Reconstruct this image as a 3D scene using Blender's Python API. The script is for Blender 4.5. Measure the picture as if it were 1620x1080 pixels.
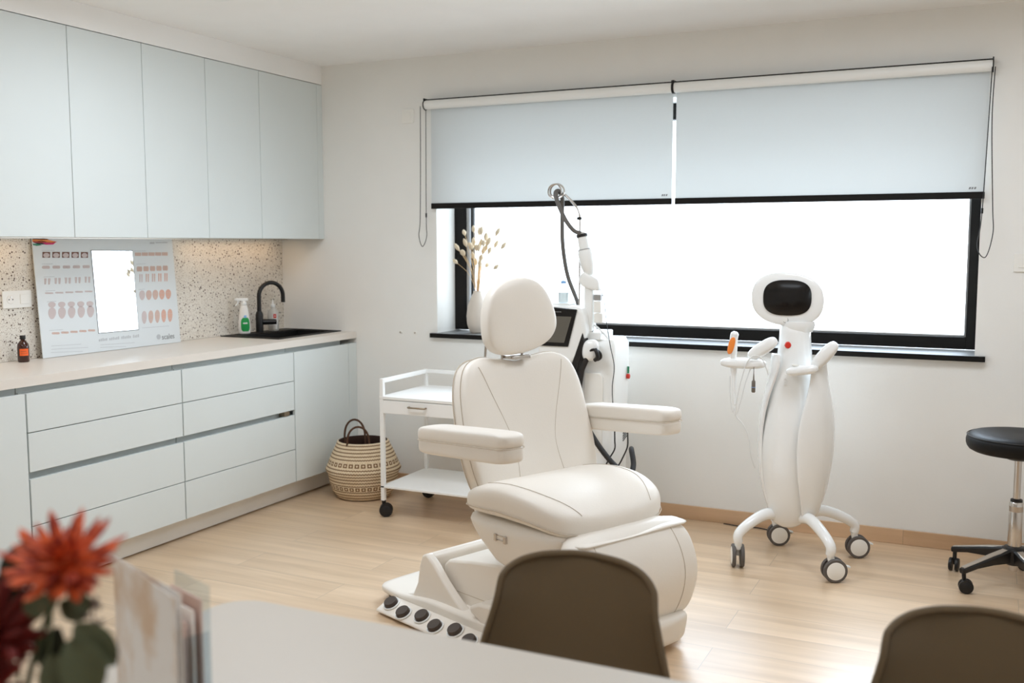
import bpy, bmesh, math, random
from mathutils import Vector, Matrix
PI = math.pi
sc = bpy.context.scene
for o in list(bpy.data.objects):
    bpy.data.objects.remove(o)
COL = sc.collection
rnd = random.Random(7)

# ---------------------------------------------------------------- camera, sky, daylight, exposure
cam_d = bpy.data.cameras.new('camera')
cam = bpy.data.objects.new('camera', cam_d)
COL.objects.link(cam)
cam_d.sensor_width = 36.0
cam_d.lens = 1585.96 / 1620 * 36
cam.location = (4.0546, -5.1109, 1.4518)
yaw, pitch, roll = map(math.radians, (25.513, 5.535, -0.061))
Fw = Vector((-math.sin(yaw) * math.cos(pitch), math.cos(yaw) * math.cos(pitch), -math.sin(pitch)))
Rt = Vector((math.cos(yaw), math.sin(yaw), 0))
Up = Rt.cross(Fw)
R2 = Rt * math.cos(roll) + Up * math.sin(roll)
U2 = -Rt * math.sin(roll) + Up * math.cos(roll)
cam.rotation_euler = Matrix((R2, U2, -Fw)).transposed().to_euler()
cam_d.dof.use_dof = True
cam_d.dof.focus_distance = 4.1
cam_d.dof.aperture_fstop = 2.8
cam_d.clip_start = 0.05
sc.camera = cam

world = bpy.data.worlds.new('overcast_sky')
sc.world = world
world.use_nodes = True
bg = world.node_tree.nodes['Background']
bg.inputs[0].default_value = (0.86, 0.965, 1.07, 1)
bg.inputs[1].default_value = 1.25

def portal(name, loc, rot, sx, sy):
    l = bpy.data.lights.new(name, 'AREA')
    l.shape = 'RECTANGLE'
    l.size, l.size_y = sx, sy
    l.cycles.is_portal = True
    o = bpy.data.objects.new(name, l)
    o.location = loc
    o.rotation_euler = rot
    COL.objects.link(o)
portal('daylight_portal', (2.57, 0.40, 1.56), (-PI / 2, 0, 0), 2.9, 1.3)
portal('daylight_portal', (5.75, -4.5, 1.5), (0, PI / 2, 0), 0.6, 0.65)
# hazy sun behind thin cloud, coming in under the blinds and washing over the floor
sl = bpy.data.lights.new('hazy_sun', 'SUN'); sl.energy = 0.85; sl.angle = math.radians(28); sl.color = (0.80, 0.94, 1.12)
so3 = bpy.data.objects.new('hazy_sun', sl); so3.rotation_euler = Vector((0.05, -1.0, -0.86)).to_track_quat('-Z', 'Y').to_euler(); COL.objects.link(so3)
# fill lights added at the ceiling to brighten the room, out of view (their housings are built with the other lamps)
FILL_LAMPS = [(1.6, -1.95), (3.9, -1.35), (1.75, -4.3), (3.75, -4.3)]
for (lx_, ly_), le_ in zip(FILL_LAMPS, (5.4, 4.4, 2.5, 2.1)):
    l = bpy.data.lights.new('ceiling_fill', 'AREA'); l.shape = 'RECTANGLE'; l.size = 1.1; l.size_y = 0.5
    l.energy = le_; l.color = (0.90, 0.98, 1.08)
    o = bpy.data.objects.new('ceiling_fill', l); o.location = (lx_, ly_, 2.475); COL.objects.link(o)

sc.view_settings.view_transform = 'Standard'
sc.view_settings.look = 'None'
sc.view_settings.gamma = 1
sc.view_settings.use_curve_mapping = False
sc.view_settings.exposure = 2.06
sc.cycles.max_bounces = 14
sc.cycles.diffuse_bounces = 8
sc.cycles.transparent_max_bounces = 16
sc.cycles.sample_clamp_indirect = 8
sc.cycles.use_denoising = True

# ---------------------------------------------------------------- materials
def srgb(r, g, b):
    def f(c):
        c /= 255.0
        return c / 12.92 if c <= 0.04045 else ((c + 0.055) / 1.055) ** 2.4
    return (f(r), f(g), f(b), 1)

def new_mat(name):
    m = bpy.data.materials.new(name)
    m.use_nodes = True
    nt = m.node_tree
    return m, nt, nt.nodes['Principled BSDF']

def mat(name, col, rough=0.5, metal=0.0, var=0.04, scale=6.0, bump=0.0, bscale=200.0, coat=0.0, trans=0.0, ior=1.45, spec=0.5):
    m, nt, b = new_mat(name)
    tc = nt.nodes.new('ShaderNodeTexCoord')
    nz = nt.nodes.new('ShaderNodeTexNoise')
    nz.inputs['Scale'].default_value = scale
    nt.links.new(tc.outputs['Object'], nz.inputs['Vector'])
    mx = nt.nodes.new('ShaderNodeMix')
    mx.data_type = 'RGBA'
    c = srgb(*col)
    mx.inputs['A'].default_value = tuple(max(0, x * (1 - var)) for x in c[:3]) + (1,)
    mx.inputs['B'].default_value = tuple(min(1, x * (1 + var)) for x in c[:3]) + (1,)
    nt.links.new(nz.outputs['Fac'], mx.inputs['Factor'])
    nt.links.new(mx.outputs['Result'], b.inputs['Base Color'])
    b.inputs['Roughness'].default_value = rough
    b.inputs['Metallic'].default_value = metal
    b.inputs['Coat Weight'].default_value = coat
    b.inputs['Transmission Weight'].default_value = trans
    b.inputs['IOR'].default_value = ior
    b.inputs['Specular IOR Level'].default_value = spec
    if bump:
        n2 = nt.nodes.new('ShaderNodeTexNoise')
        n2.inputs['Scale'].default_value = bscale
        nt.links.new(tc.outputs['Object'], n2.inputs['Vector'])
        bp = nt.nodes.new('ShaderNodeBump')
        bp.inputs['Strength'].default_value = bump
        bp.inputs['Distance'].default_value = 0.002
        nt.links.new(n2.outputs['Fac'], bp.inputs['Height'])
        nt.links.new(bp.outputs['Normal'], b.inputs['Normal'])
    return m

M = {}
M['wall'] = mat('wall_paint', (236, 235, 231), 0.85, bump=0.15, bscale=90, var=0.02)
M['ceiling'] = mat('ceiling_paint', (243, 242, 240), 0.9, var=0.02)
M['reveal'] = mat('reveal_paint', (235, 236, 234), 0.7)
M['cabinet'] = mat('cabinet_lacquer', (217, 223, 222), 0.6, var=0.01, spec=0.25)
M['cabinet_gap'] = mat('cabinet_gap', (150, 147, 138), 0.6)
M['plinth'] = mat('plinth_board', (236, 232, 225), 0.5)
M['counter'] = mat('counter_laminate', (226, 219, 210), 0.35, var=0.01)
M['black'] = mat('black_aluminium', (24, 22, 20), 0.6, spec=0.2)
M['black_satin'] = mat('black_satin', (18, 17, 17), 0.35)
M['sink'] = mat('black_composite', (16, 15, 14), 0.55, bump=0.3, bscale=400)
M['leather'] = mat('cream_leatherette', (236, 230, 221), 0.42, bump=0.12, bscale=160, var=0.015)
M['seam'] = mat('seam_thread', (200, 188, 172), 0.7)
M['chair_shell'] = mat('cream_plastic', (236, 229, 219), 0.3, var=0.01)
M['chair_shell_bright'] = mat('white_plastic_edge', (240, 241, 240), 0.3, var=0.01)
M['dark_rubber'] = mat('dark_rubber', (74, 64, 57), 0.55)
M['gloss_white'] = mat('glossy_white_plastic', (238, 238, 236), 0.14, var=0.01, coat=0.3)
M['white_plastic'] = mat('white_plastic', (236, 236, 233), 0.35, var=0.01)
M['grey_plastic'] = mat('grey_plastic', (150, 148, 145), 0.45)
M['trolley'] = mat('white_powder_coat', (238, 237, 234), 0.4, var=0.01)
M['caster'] = mat('caster_grey', (92, 86, 82), 0.5)
M['black_plastic'] = mat('black_plastic', (24, 22, 22), 0.4)
M['screen'] = mat('dark_screen', (20, 18, 18), 0.15)
M['screen_lit'] = mat('grey_display', (96, 92, 84), 0.22)
M['chrome'] = mat('chrome', (205, 200, 195), 0.18, metal=1.0)
M['polished_alu'] = mat('polished_aluminium', (190, 180, 170), 0.3, metal=1.0)
M['nickel'] = mat('brushed_nickel', (160, 145, 125), 0.35, metal=1.0)
M['vinyl'] = mat('black_vinyl', (12, 10, 10), 0.5, bump=0.2, bscale=120, spec=0.3)
M['hose'] = mat('grey_hose', (96, 92, 88), 0.45)
M['shell'] = mat('taupe_polypropylene', (104, 86, 61), 0.5, var=0.03)
M['shell_leg'] = mat('beech_leg', (180, 140, 95), 0.5)
M['table'] = mat('table_laminate', (205, 197, 186), 0.4, var=0.01)
M['vase'] = mat('stoneware', (208, 198, 186), 0.75, bump=0.3, bscale=60, var=0.08, scale=9)
M['dry'] = mat('dried_grass_head', (206, 190, 164), 0.9, bump=0.5, bscale=300)
M['straw'] = mat('dried_grass_stem', (214, 180, 130), 0.8)
M['amber'] = mat('amber_glass', (58, 22, 8), 0.08, var=0.05, coat=0.5)
M['orange_label'] = mat('orange_label', (245, 105, 45), 0.6)
M['orange_pad'] = mat('orange_electrode', (240, 140, 60), 0.4)
M['green_label'] = mat('green_label', (18, 150, 70), 0.5)
M['blue_label'] = mat('blue_label', (130, 175, 225), 0.5)
M['red'] = mat('red_plastic', (205, 50, 35), 0.35)
M['green'] = mat('green_plastic', (40, 130, 90), 0.4)
M['bottle_white'] = mat('white_bottle', (238, 234, 228), 0.35)
M['bottle_clear'] = mat('frosted_bottle', (226, 224, 218), 0.3, trans=0.35)
M['paper_white'] = mat('paper_white', (236, 235, 232), 0.6)
M['ink'] = mat('grey_ink', (128, 128, 128), 0.7)
M['ink_light'] = mat('light_grey_ink', (190, 192, 194), 0.7)
M['poster'] = mat('poster_board', (218, 222, 223), 0.35, var=0.01)
M['pinkA'] = mat('print_pale_pink', (204, 190, 188), 0.6)
M['pinkB'] = mat('print_pink', (208, 180, 168), 0.6)
M['pinkC'] = mat('print_salmon', (216, 172, 154), 0.6)
M['brownp'] = mat('print_brown', (120, 80, 66), 0.6)
M['handle_leather'] = mat('braided_handle', (82, 54, 36), 0.8, bump=0.6, bscale=150)
M['basket_in'] = mat('basket_lining', (64, 42, 32), 0.9, bump=0.6, bscale=80)
M['stem'] = mat('green_stem', (70, 78, 44), 0.6)
M['berry'] = mat('dark_berry', (70, 44, 36), 0.5)
M['socket'] = mat('socket_plastic', (238, 236, 230), 0.35)
M['wire'] = mat('black_wire', (30, 27, 26), 0.5)
M['wire_white'] = mat('white_cable', (222, 222, 220), 0.45)
M['steel_dark'] = mat('dark_steel_probe', (120, 112, 104), 0.35, metal=0.8)
M['dark'] = mat('dark_gap', (28, 24, 20), 0.7)
M['brass'] = mat('brass_core', (190, 140, 70), 0.3, metal=0.8)

def glass_mat(name, tint, gloss=0.08, transp=None):
    m = bpy.data.materials.new(name); m.use_nodes = True
    nt = m.node_tree; nt.nodes.clear()
    out = nt.nodes.new('ShaderNodeOutputMaterial')
    t = nt.nodes.new('ShaderNodeBsdfTransparent'); t.inputs[0].default_value = tint
    g = nt.nodes.new('ShaderNodeBsdfGlossy'); g.inputs['Roughness'].default_value = 0.05
    mx = nt.nodes.new('ShaderNodeMixShader')
    fr = nt.nodes.new('ShaderNodeFresnel'); fr.inputs[0].default_value = 1.4
    ge = nt.nodes.new('ShaderNodeNewGeometry')
    inv = nt.nodes.new('ShaderNodeMath'); inv.operation = 'SUBTRACT'; inv.inputs[0].default_value = 1.0
    nt.links.new(ge.outputs['Backfacing'], inv.inputs[1])
    mul = nt.nodes.new('ShaderNodeMath'); mul.operation = 'MULTIPLY'
    nt.links.new(fr.outputs[0], mul.inputs[0]); nt.links.new(inv.outputs[0], mul.inputs[1])
    nt.links.new(mul.outputs[0], mx.inputs[0])
    nt.links.new(t.outputs[0], mx.inputs[1]); nt.links.new(g.outputs[0], mx.inputs[2])
    nt.links.new(mx.outputs[0], out.inputs[0])
    return m
M['pane'] = glass_mat('window_glass', (0.97, 0.985, 0.99, 1))
M['clear'] = glass_mat('clear_plastic', (0.86, 0.90, 0.92, 1))

def mirror_mat():
    m, nt, b = new_mat('mirror_glass')
    b.inputs['Base Color'].default_value = (0.93, 0.95, 0.96, 1)
    b.inputs['Metallic'].default_value = 1; b.inputs['Roughness'].default_value = 0.02
    return m
M['mirror'] = mirror_mat()

def blind_mat():
    m = bpy.data.materials.new('blind_fabric'); m.use_nodes = True
    nt = m.node_tree; nt.nodes.clear()
    out = nt.nodes.new('ShaderNodeOutputMaterial')
    tc = nt.nodes.new('ShaderNodeTexCoord')
    w = nt.nodes.new('ShaderNodeTexNoise'); w.inputs['Scale'].default_value = 500
    nt.links.new(tc.outputs['Object'], w.inputs['Vector'])
    rmp = nt.nodes.new('ShaderNodeMix'); rmp.data_type = 'RGBA'
    rmp.inputs['A'].default_value = (0.70, 0.715, 0.71, 1); rmp.inputs['B'].default_value = (0.74, 0.755, 0.75, 1)
    nt.links.new(w.outputs['Fac'], rmp.inputs['Factor'])
    d = nt.nodes.new('ShaderNodeBsdfDiffuse'); t = nt.nodes.new('ShaderNodeBsdfTranslucent')
    nt.links.new(rmp.outputs['Result'], d.inputs[0]); nt.links.new(rmp.outputs['Result'], t.inputs[0])
    mx = nt.nodes.new('ShaderNodeMixShader'); mx.inputs[0].default_value = 0.36
    nt.links.new(d.outputs[0], mx.inputs[1]); nt.links.new(t.outputs[0], mx.inputs[2])
    nt.links.new(mx.outputs[0], out.inputs[0])
    return m
M['blind'] = blind_mat()

def wood_floor(name, base, row, length, dark=0.0, rough=0.33):
    m, nt, b = new_mat(name)
    N = nt.nodes; L = nt.links
    tc = N.new('ShaderNodeTexCoord')
    br = N.new('ShaderNodeTexBrick')
    br.inputs['Scale'].default_value = 1.0
    br.inputs['Brick Width'].default_value = length
    br.inputs['Row Height'].default_value = row
    br.inputs['Mortar Size'].default_value = 0.0012
    br.inputs['Mortar Smooth'].default_value = 0.1
    br.inputs['Bias'].default_value = 0
    br.offset = 0.37
    br.inputs['Color1'].default_value = (0, 0, 0, 1)
    br.inputs['Color2'].default_value = (1, 1, 1, 1)
    br.inputs['Mortar'].default_value = (0.5, 0.5, 0.5, 1)
    L.new(tc.outputs['Object'], br.inputs['Vector'])
    # grain, displaced from plank to plank
    add = N.new('ShaderNodeVectorMath'); add.operation = 'ADD'
    sep = N.new('ShaderNodeVectorMath'); sep.operation = 'SCALE'; sep.inputs['Scale'].default_value = 7.0
    L.new(br.outputs['Color'], sep.inputs[0])
    L.new(tc.outputs['Object'], add.inputs[0]); L.new(sep.outputs[0], add.inputs[1])
    mp = N.new('ShaderNodeMapping'); mp.inputs['Scale'].default_value = (0.9, 14.0, 14.0)
    L.new(add.outputs[0], mp.inputs[0])
    n1 = N.new('ShaderNodeTexNoise'); n1.inputs['Scale'].default_value = 1.4; n1.inputs['Detail'].default_value = 8; n1.inputs['Distortion'].default_value = 0.6
    L.new(mp.outputs[0], n1.inputs['Vector'])
    mp2 = N.new('ShaderNodeMapping'); mp2.inputs['Scale'].default_value = (0.8, 3.0, 3.0)
    L.new(add.outputs[0], mp2.inputs[0])
    n2 = N.new('ShaderNodeTexNoise'); n2.inputs['Scale'].default_value = 1.3; n2.inputs['Detail'].default_value = 3
    L.new(mp2.outputs[0], n2.inputs['Vector'])
    cr = N.new('ShaderNodeValToRGB')
    c = srgb(*base)
    cr.color_ramp.elements[0].position = 0.28; cr.color_ramp.elements[0].color = tuple(x * k for x, k in zip(c[:3], (0.72, 0.66, 0.58))) + (1,)
    cr.color_ramp.elements[1].position = 0.70; cr.color_ramp.elements[1].color = tuple(min(1, x * 1.12) for x in c[:3]) + (1,)
    mixf = N.new('ShaderNodeMath'); mixf.operation = 'MULTIPLY_ADD'; mixf.inputs[1].default_value = 0.55
    L.new(n1.outputs['Fac'], mixf.inputs[0])
    m2 = N.new('ShaderNodeMath'); m2.operation = 'MULTIPLY'; m2.inputs[1].default_value = 0.45
    L.new(n2.outputs['Fac'], m2.inputs[0]); L.new(m2.outputs[0], mixf.inputs[2])
    L.new(mixf.outputs[0], cr.inputs[0])
    mx = N.new('ShaderNodeMix'); mx.data_type = 'RGBA'
    L.new(br.outputs['Fac'], mx.inputs['Factor'])
    L.new(cr.outputs[0], mx.inputs['A'])
    mx.inputs['B'].default_value = tuple(x * 0.6 for x in c[:3]) + (1,)
    L.new(mx.outputs['Result'], b.inputs['Base Color'])
    b.inputs['Roughness'].default_value = rough
    b.inputs['Coat Weight'].default_value = 0.5; b.inputs['Coat Roughness'].default_value = 0.38
    bp = N.new('ShaderNodeBump'); bp.inputs['Strength'].default_value = 0.12; bp.inputs['Distance'].default_value = 0.002
    L.new(n1.outputs['Fac'], bp.inputs['Height']); L.new(bp.outputs[0], b.inputs['Normal'])
    return m
M['floor'] = wood_floor('oak_look_floor', (220, 194, 164), 0.205, 1.6)
M['skirting'] = wood_floor('oak_look_skirting', (212, 178, 144), 5.0, 0.62)

def terrazzo():
    m, nt, b = new_mat('terrazzo_backsplash')
    N = nt.nodes; L = nt.links
    tc = N.new('ShaderNodeTexCoord')
    base = N.new('ShaderNodeTexNoise'); base.inputs['Scale'].default_value = 5; base.inputs['Detail'].default_value = 4
    L.new(tc.outputs['Object'], base.inputs['Vector'])
    cr = N.new('ShaderNodeValToRGB')
    cr.color_ramp.elements[0].color = srgb(214, 206, 193); cr.color_ramp.elements[1].color = srgb(234, 228, 218)
    L.new(base.outputs['Fac'], cr.inputs[0])
    prev = cr.outputs[0]
    for scale, thr, col, gate in ((105, 0.25, (110, 90, 74), 0.56), (58, 0.25, (92, 74, 60), 0.63), (160, 0.3, (150, 132, 112), 0.45), (80, 0.22, (238, 234, 226), 0.5)):
        v = N.new('ShaderNodeTexVoronoi'); v.inputs['Scale'].default_value = scale; v.inputs['Randomness'].default_value = 1
        L.new(tc.outputs['Object'], v.inputs['Vector'])
        lt = N.new('ShaderNodeMath'); lt.operation = 'LESS_THAN'; lt.inputs[1].default_value = thr
        L.new(v.outputs['Distance'], lt.inputs[0])
        sp = N.new('ShaderNodeSeparateColor'); L.new(v.outputs['Color'], sp.inputs[0])
        g = N.new('ShaderNodeMath'); g.operation = 'GREATER_THAN'; g.inputs[1].default_value = gate
        L.new(sp.outputs[0], g.inputs[0])
        mu = N.new('ShaderNodeMath'); mu.operation = 'MULTIPLY'
        L.new(lt.outputs[0], mu.inputs[0]); L.new(g.outputs[0], mu.inputs[1])
        mx = N.new('ShaderNodeMix'); mx.data_type = 'RGBA'
        L.new(mu.outputs[0], mx.inputs['Factor']); L.new(prev, mx.inputs['A']); mx.inputs['B'].default_value = srgb(*col)
        prev = mx.outputs['Result']
    L.new(prev, b.inputs['Base Color'])
    b.inputs['Roughness'].default_value = 0.5
    return m
M['terrazzo'] = terrazzo()

def sill_mat():
    m, nt, b = new_mat('speckled_granite')
    N = nt.nodes; L = nt.links
    tc = N.new('ShaderNodeTexCoord')
    n = N.new('ShaderNodeTexNoise'); n.inputs['Scale'].default_value = 260; n.inputs['Detail'].default_value = 3
    L.new(tc.outputs['Object'], n.inputs['Vector'])
    cr = N.new('ShaderNodeValToRGB')
    cr.color_ramp.elements[0].position = 0.4; cr.color_ramp.elements[0].color = srgb(96, 96, 96)
    cr.color_ramp.elements[1].position = 0.7; cr.color_ramp.elements[1].color = srgb(150, 152, 152)
    L.new(n.outputs['Fac'], cr.inputs[0]); L.new(cr.outputs[0], b.inputs['Base Color'])
    b.inputs['Roughness'].default_value = 0.35
    return m
M['granite'] = sill_mat()

def basket_mat():
    # woven seagrass: pale rows with darker zigzag rows, two bands of small square motifs (height and angle of the basket itself)
    m, nt, b = new_mat('woven_seagrass')
    N = nt.nodes; L = nt.links
    tc = N.new('ShaderNodeTexCoord')
    sp = N.new('ShaderNodeSeparateXYZ'); L.new(tc.outputs['Object'], sp.inputs[0])
    def math_(op, a, bb=None, c=None):
        n = N.new('ShaderNodeMath'); n.operation = op
        for i, x in enumerate((a, bb, c)):
            if x is None: continue
            if isinstance(x, (int, float)): n.inputs[i].default_value = x
            else: L.new(x, n.inputs[i])
        return n.outputs[0]
    ang = math_('ARCTAN2', sp.outputs[1], sp.outputs[0])
    z = sp.outputs[2]
    zig = math_('MULTIPLY', math_('PINGPONG', math_('MULTIPLY', ang, 26.0), 1.0), 0.004)
    zz = math_('ADD', z, zig)
    row = math_('SINE', math_('MULTIPLY', zz, 2 * PI / 0.0185))
    stripe = math_('GREATER_THAN', row, 0.5)
    def band(z0, z1):
        return math_('MULTIPLY', math_('GREATER_THAN', z, z0), math_('LESS_THAN', z, z1))
    b1 = band(0.062, 0.092); b2 = band(0.198, 0.228)
    bands = math_('MAXIMUM', b1, b2)
    def motif(z0):
        u = math_('SUBTRACT', math_('FRACT', math_('MULTIPLY', ang, 5.6)), 0.5)
        v = math_('DIVIDE', math_('SUBTRACT', z, z0), 0.030)
        r = math_('ADD', math_('ABSOLUTE', u), math_('MULTIPLY', math_('ABSOLUTE', v), 0.9))
        mx_ = math_('MAXIMUM', math_('ABSOLUTE', u), math_('ABSOLUTE', v))
        ring = math_('MULTIPLY', math_('LESS_THAN', mx_, 0.36), math_('GREATER_THAN', r, 0.2))
        return ring
    mot = math_('MAXIMUM', math_('MULTIPLY', b1, motif(0.077)), math_('MULTIPLY', b2, motif(0.213)))
    fac = math_('MAXIMUM', math_('MULTIPLY', stripe, math_('SUBTRACT', 1.0, bands)), mot)
    nz = N.new('ShaderNodeTexNoise'); nz.inputs['Scale'].default_value = 60
    L.new(tc.outputs['Object'], nz.inputs['Vector'])
    pale = N.new('ShaderNodeMix'); pale.data_type = 'RGBA'
    pale.inputs['A'].default_value = srgb(232, 206, 166); pale.inputs['B'].default_value = srgb(250, 234, 206)
    L.new(nz.outputs['Fac'], pale.inputs['Factor'])
    mx = N.new('ShaderNodeMix'); mx.data_type = 'RGBA'
    L.new(fac, mx.inputs['Factor']); L.new(pale.outputs['Result'], mx.inputs['A']); mx.inputs['B'].default_value = srgb(140, 104, 68)
    L.new(mx.outputs['Result'], b.inputs['Base Color'])
    b.inputs['Roughness'].default_value = 0.9
    wv = math_('MULTIPLY', math_('SINE', math_('MULTIPLY', z, 2 * PI / 0.0092)), math_('SINE', math_('MULTIPLY', ang, 90.0)))
    bp = N.new('ShaderNodeBump'); bp.inputs['Strength'].default_value = 0.7; bp.inputs['Distance'].default_value = 0.003
    L.new(wv, bp.inputs['Height']); L.new(bp.outputs[0], b.inputs['Normal'])
    return m
M['basket'] = basket_mat()

def petal_mat():
    m, nt, b = new_mat('dahlia_petal')
    N = nt.nodes; L = nt.links
    tc = N.new('ShaderNodeTexCoord')
    n = N.new('ShaderNodeTexNoise'); n.inputs['Scale'].default_value = 70
    L.new(tc.outputs['Object'], n.inputs['Vector'])
    cr = N.new('ShaderNodeValToRGB')
    cr.color_ramp.elements[0].position = 0.36; cr.color_ramp.elements[0].color = srgb(140, 32, 16)
    cr.color_ramp.elements[1].position = 0.62; cr.color_ramp.elements[1].color = srgb(232, 104, 52)
    L.new(n.outputs['Fac'], cr.inputs[0]); L.new(cr.outputs[0], b.inputs['Base Color'])
    b.inputs['Roughness'].default_value = 0.55
    return m
M['petal'] = petal_mat()
M['petal_dark'] = mat('dark_dahlia_petal', (112, 26, 18), 0.6, var=0.3, scale=60)
M['leaf'] = mat('eucalyptus_leaf', (84, 88, 62), 0.55, var=0.2, scale=25)
M['leaf_dark'] = mat('dark_green_leaf', (44, 48, 32), 0.55, var=0.2, scale=25)

def card_mat():
    m, nt, b = new_mat('printed_marble_card')
    N = nt.nodes; L = nt.links
    tc = N.new('ShaderNodeTexCoord')
    n = N.new('ShaderNodeTexNoise'); n.inputs['Scale'].default_value = 9; n.inputs['Detail'].default_value = 4
    L.new(tc.outputs['Object'], n.inputs['Vector'])
    cr = N.new('ShaderNodeValToRGB')
    cr.color_ramp.elements[0].position = 0.38; cr.color_ramp.elements[0].color = srgb(222, 196, 170)
    cr.color_ramp.elements[1].position = 0.56; cr.color_ramp.elements[1].color = srgb(244, 240, 236)
    L.new(n.outputs['Fac'], cr.inputs[0]); L.new(cr.outputs[0], b.inputs['Base Color'])
    b.inputs['Roughness'].default_value = 0.5
    return m
M['card'] = card_mat()

# ---------------------------------------------------------------- geometry helpers
def V(*a): return Vector(a)

class MB:
    """collects shapes, then links them as one mesh object"""
    def __init__(s):
        s.v = []; s.f = []; s.mi = []; s.cur = 0
    def addv(s, p):
        s.v.append(Vector(p)); return len(s.v) - 1
    def face(s, idx):
        s.f.append(tuple(idx)); s.mi.append(s.cur)
    def box(s, lo, hi, mtx=None):
        lo = Vector(lo); hi = Vector(hi)
        ids = []
        for z in (lo.z, hi.z):
            for x, y in ((lo.x, lo.y), (hi.x, lo.y), (hi.x, hi.y), (lo.x, hi.y)):
                p = Vector((x, y, z))
                if mtx: p = mtx @ p
                ids.append(s.addv(p))
        a = ids
        for q in ((0, 3, 2, 1), (4, 5, 6, 7), (0, 1, 5, 4), (1, 2, 6, 5), (2, 3, 7, 6), (3, 0, 4, 7)):
            s.face([a[i] for i in q])
        return s
    def rings(s, rings, cap0=True, cap1=True, closed=True):
        ids = [[s.addv(p) for p in r] for r in rings]
        n = len(ids[0])
        for a, b in zip(ids, ids[1:]):
            for i in range(n if closed else n - 1):
                j = (i + 1) % n
                s.face((a[i], a[j], b[j], b[i]))
        if cap0: s.face(list(reversed(ids[0])))
        if cap1: s.face(ids[-1])
        return s
    def lathe(s, prof, c=(0, 0, 0), n=32, axis=None, sx=1.0, sy=1.0, cap0=True, cap1=True):
        """prof: (radius, height) pairs from bottom to top"""
        c = Vector(c); rs = []
        for r, h in prof:
            ring = []
            for i in range(n):
                t = 2 * PI * i / n
                p = Vector((r * sx * math.cos(t), r * sy * math.sin(t), h))
                if axis is not None: p = axis @ p
                ring.append(c + p)
            rs.append(ring)
        return s.rings(rs, cap0, cap1)
    def cyl(s, a, b, r0, r1=None, n=20):
        a = Vector(a); b = Vector(b); r1 = r0 if r1 is None else r1
        q = (b - a).to_track_quat('Z', 'Y').to_matrix()
        return s.lathe([(r0, 0), (r1, (b - a).length)], a, n, q)
    def tube(s, pts, r, n=10, caps=True):
        pts = [Vector(p) for p in pts]
        rr = r if isinstance(r, (list, tuple)) else [r] * len(pts)
        rs = []; prev = None
        for i, p in enumerate(pts):
            t = (pts[min(i + 1, len(pts) - 1)] - pts[max(i - 1, 0)])
            if t.length < 1e-9: t = Vector((0, 0, 1))
            t.normalize()
            if prev is None:
                u = t.orthogonal().normalized()
            else:
                u = prev - t * prev.dot(t)
                u = u.normalized() if u.length > 1e-6 else t.orthogonal().normalized()
            prev = u; w = t.cross(u)
            rs.append([p + (u * math.cos(2 * PI * k / n) + w * math.sin(2 * PI * k / n)) * rr[i] for k in range(n)])
        return s.rings(rs, caps, caps)
    def prism(s, pts2, f, d0, d1):
        """pts2 outline (a,b); f(a,b,d) -> 3D"""
        return s.rings([[f(a, b, d0) for a, b in pts2], [f(a, b, d1) for a, b in pts2]])
    def torus(s, c, R, r, m=None, n=32, k=8):
        m = m or Matrix.Identity(3); c = Vector(c)
        ids = []
        for i in range(n):
            t = 2 * PI * i / n
            ids.append([s.addv(c + m @ Vector(((R + r * math.cos(a)) * math.cos(t), (R + r * math.cos(a)) * math.sin(t), r * math.sin(a)))) for a in [2 * PI * j / k for j in range(k)]])
        for i in range(n):
            a = ids[i]; b = ids[(i + 1) % n]
            for j in range(k):
                s.face((a[j], b[j], b[(j + 1) % k], a[(j + 1) % k]))
        return s
    def build(s, name, material, parent=None, smooth=True, bevel=0, seg=2, sub=0, angle=40, mats=None, origin=None):
        me = bpy.data.meshes.new(name)
        off = Vector(origin) if origin is not None else Vector((0, 0, 0))
        me.from_pydata([v - off for v in s.v], [], s.f)
        me.materials.append(M[material])
        for x in (mats or []): me.materials.append(M[x])
        for p, mi in zip(me.polygons, s.mi):
            p.material_index = mi
            p.use_smooth = smooth
        bm = bmesh.new(); bm.from_mesh(me)
        bmesh.ops.recalc_face_normals(bm, faces=bm.faces)
        bm.to_mesh(me); bm.free()
        me.update()
        o = bpy.data.objects.new(name, me)
        o.location = off
        COL.objects.link(o)
        if parent is not None: o.parent = parent
        if bevel:
            b = o.modifiers.new('bevel', 'BEVEL'); b.width = bevel; b.segments = seg; b.limit_method = 'ANGLE'; b.angle_limit = math.radians(35)
            b.harden_normals = False
        if sub:
            m_ = o.modifiers.new('subsurf', 'SUBSURF'); m_.levels = sub; m_.render_levels = sub
        if smooth and not sub:
            me.set_sharp_from_angle(angle=math.radians(angle))
        return o

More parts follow.
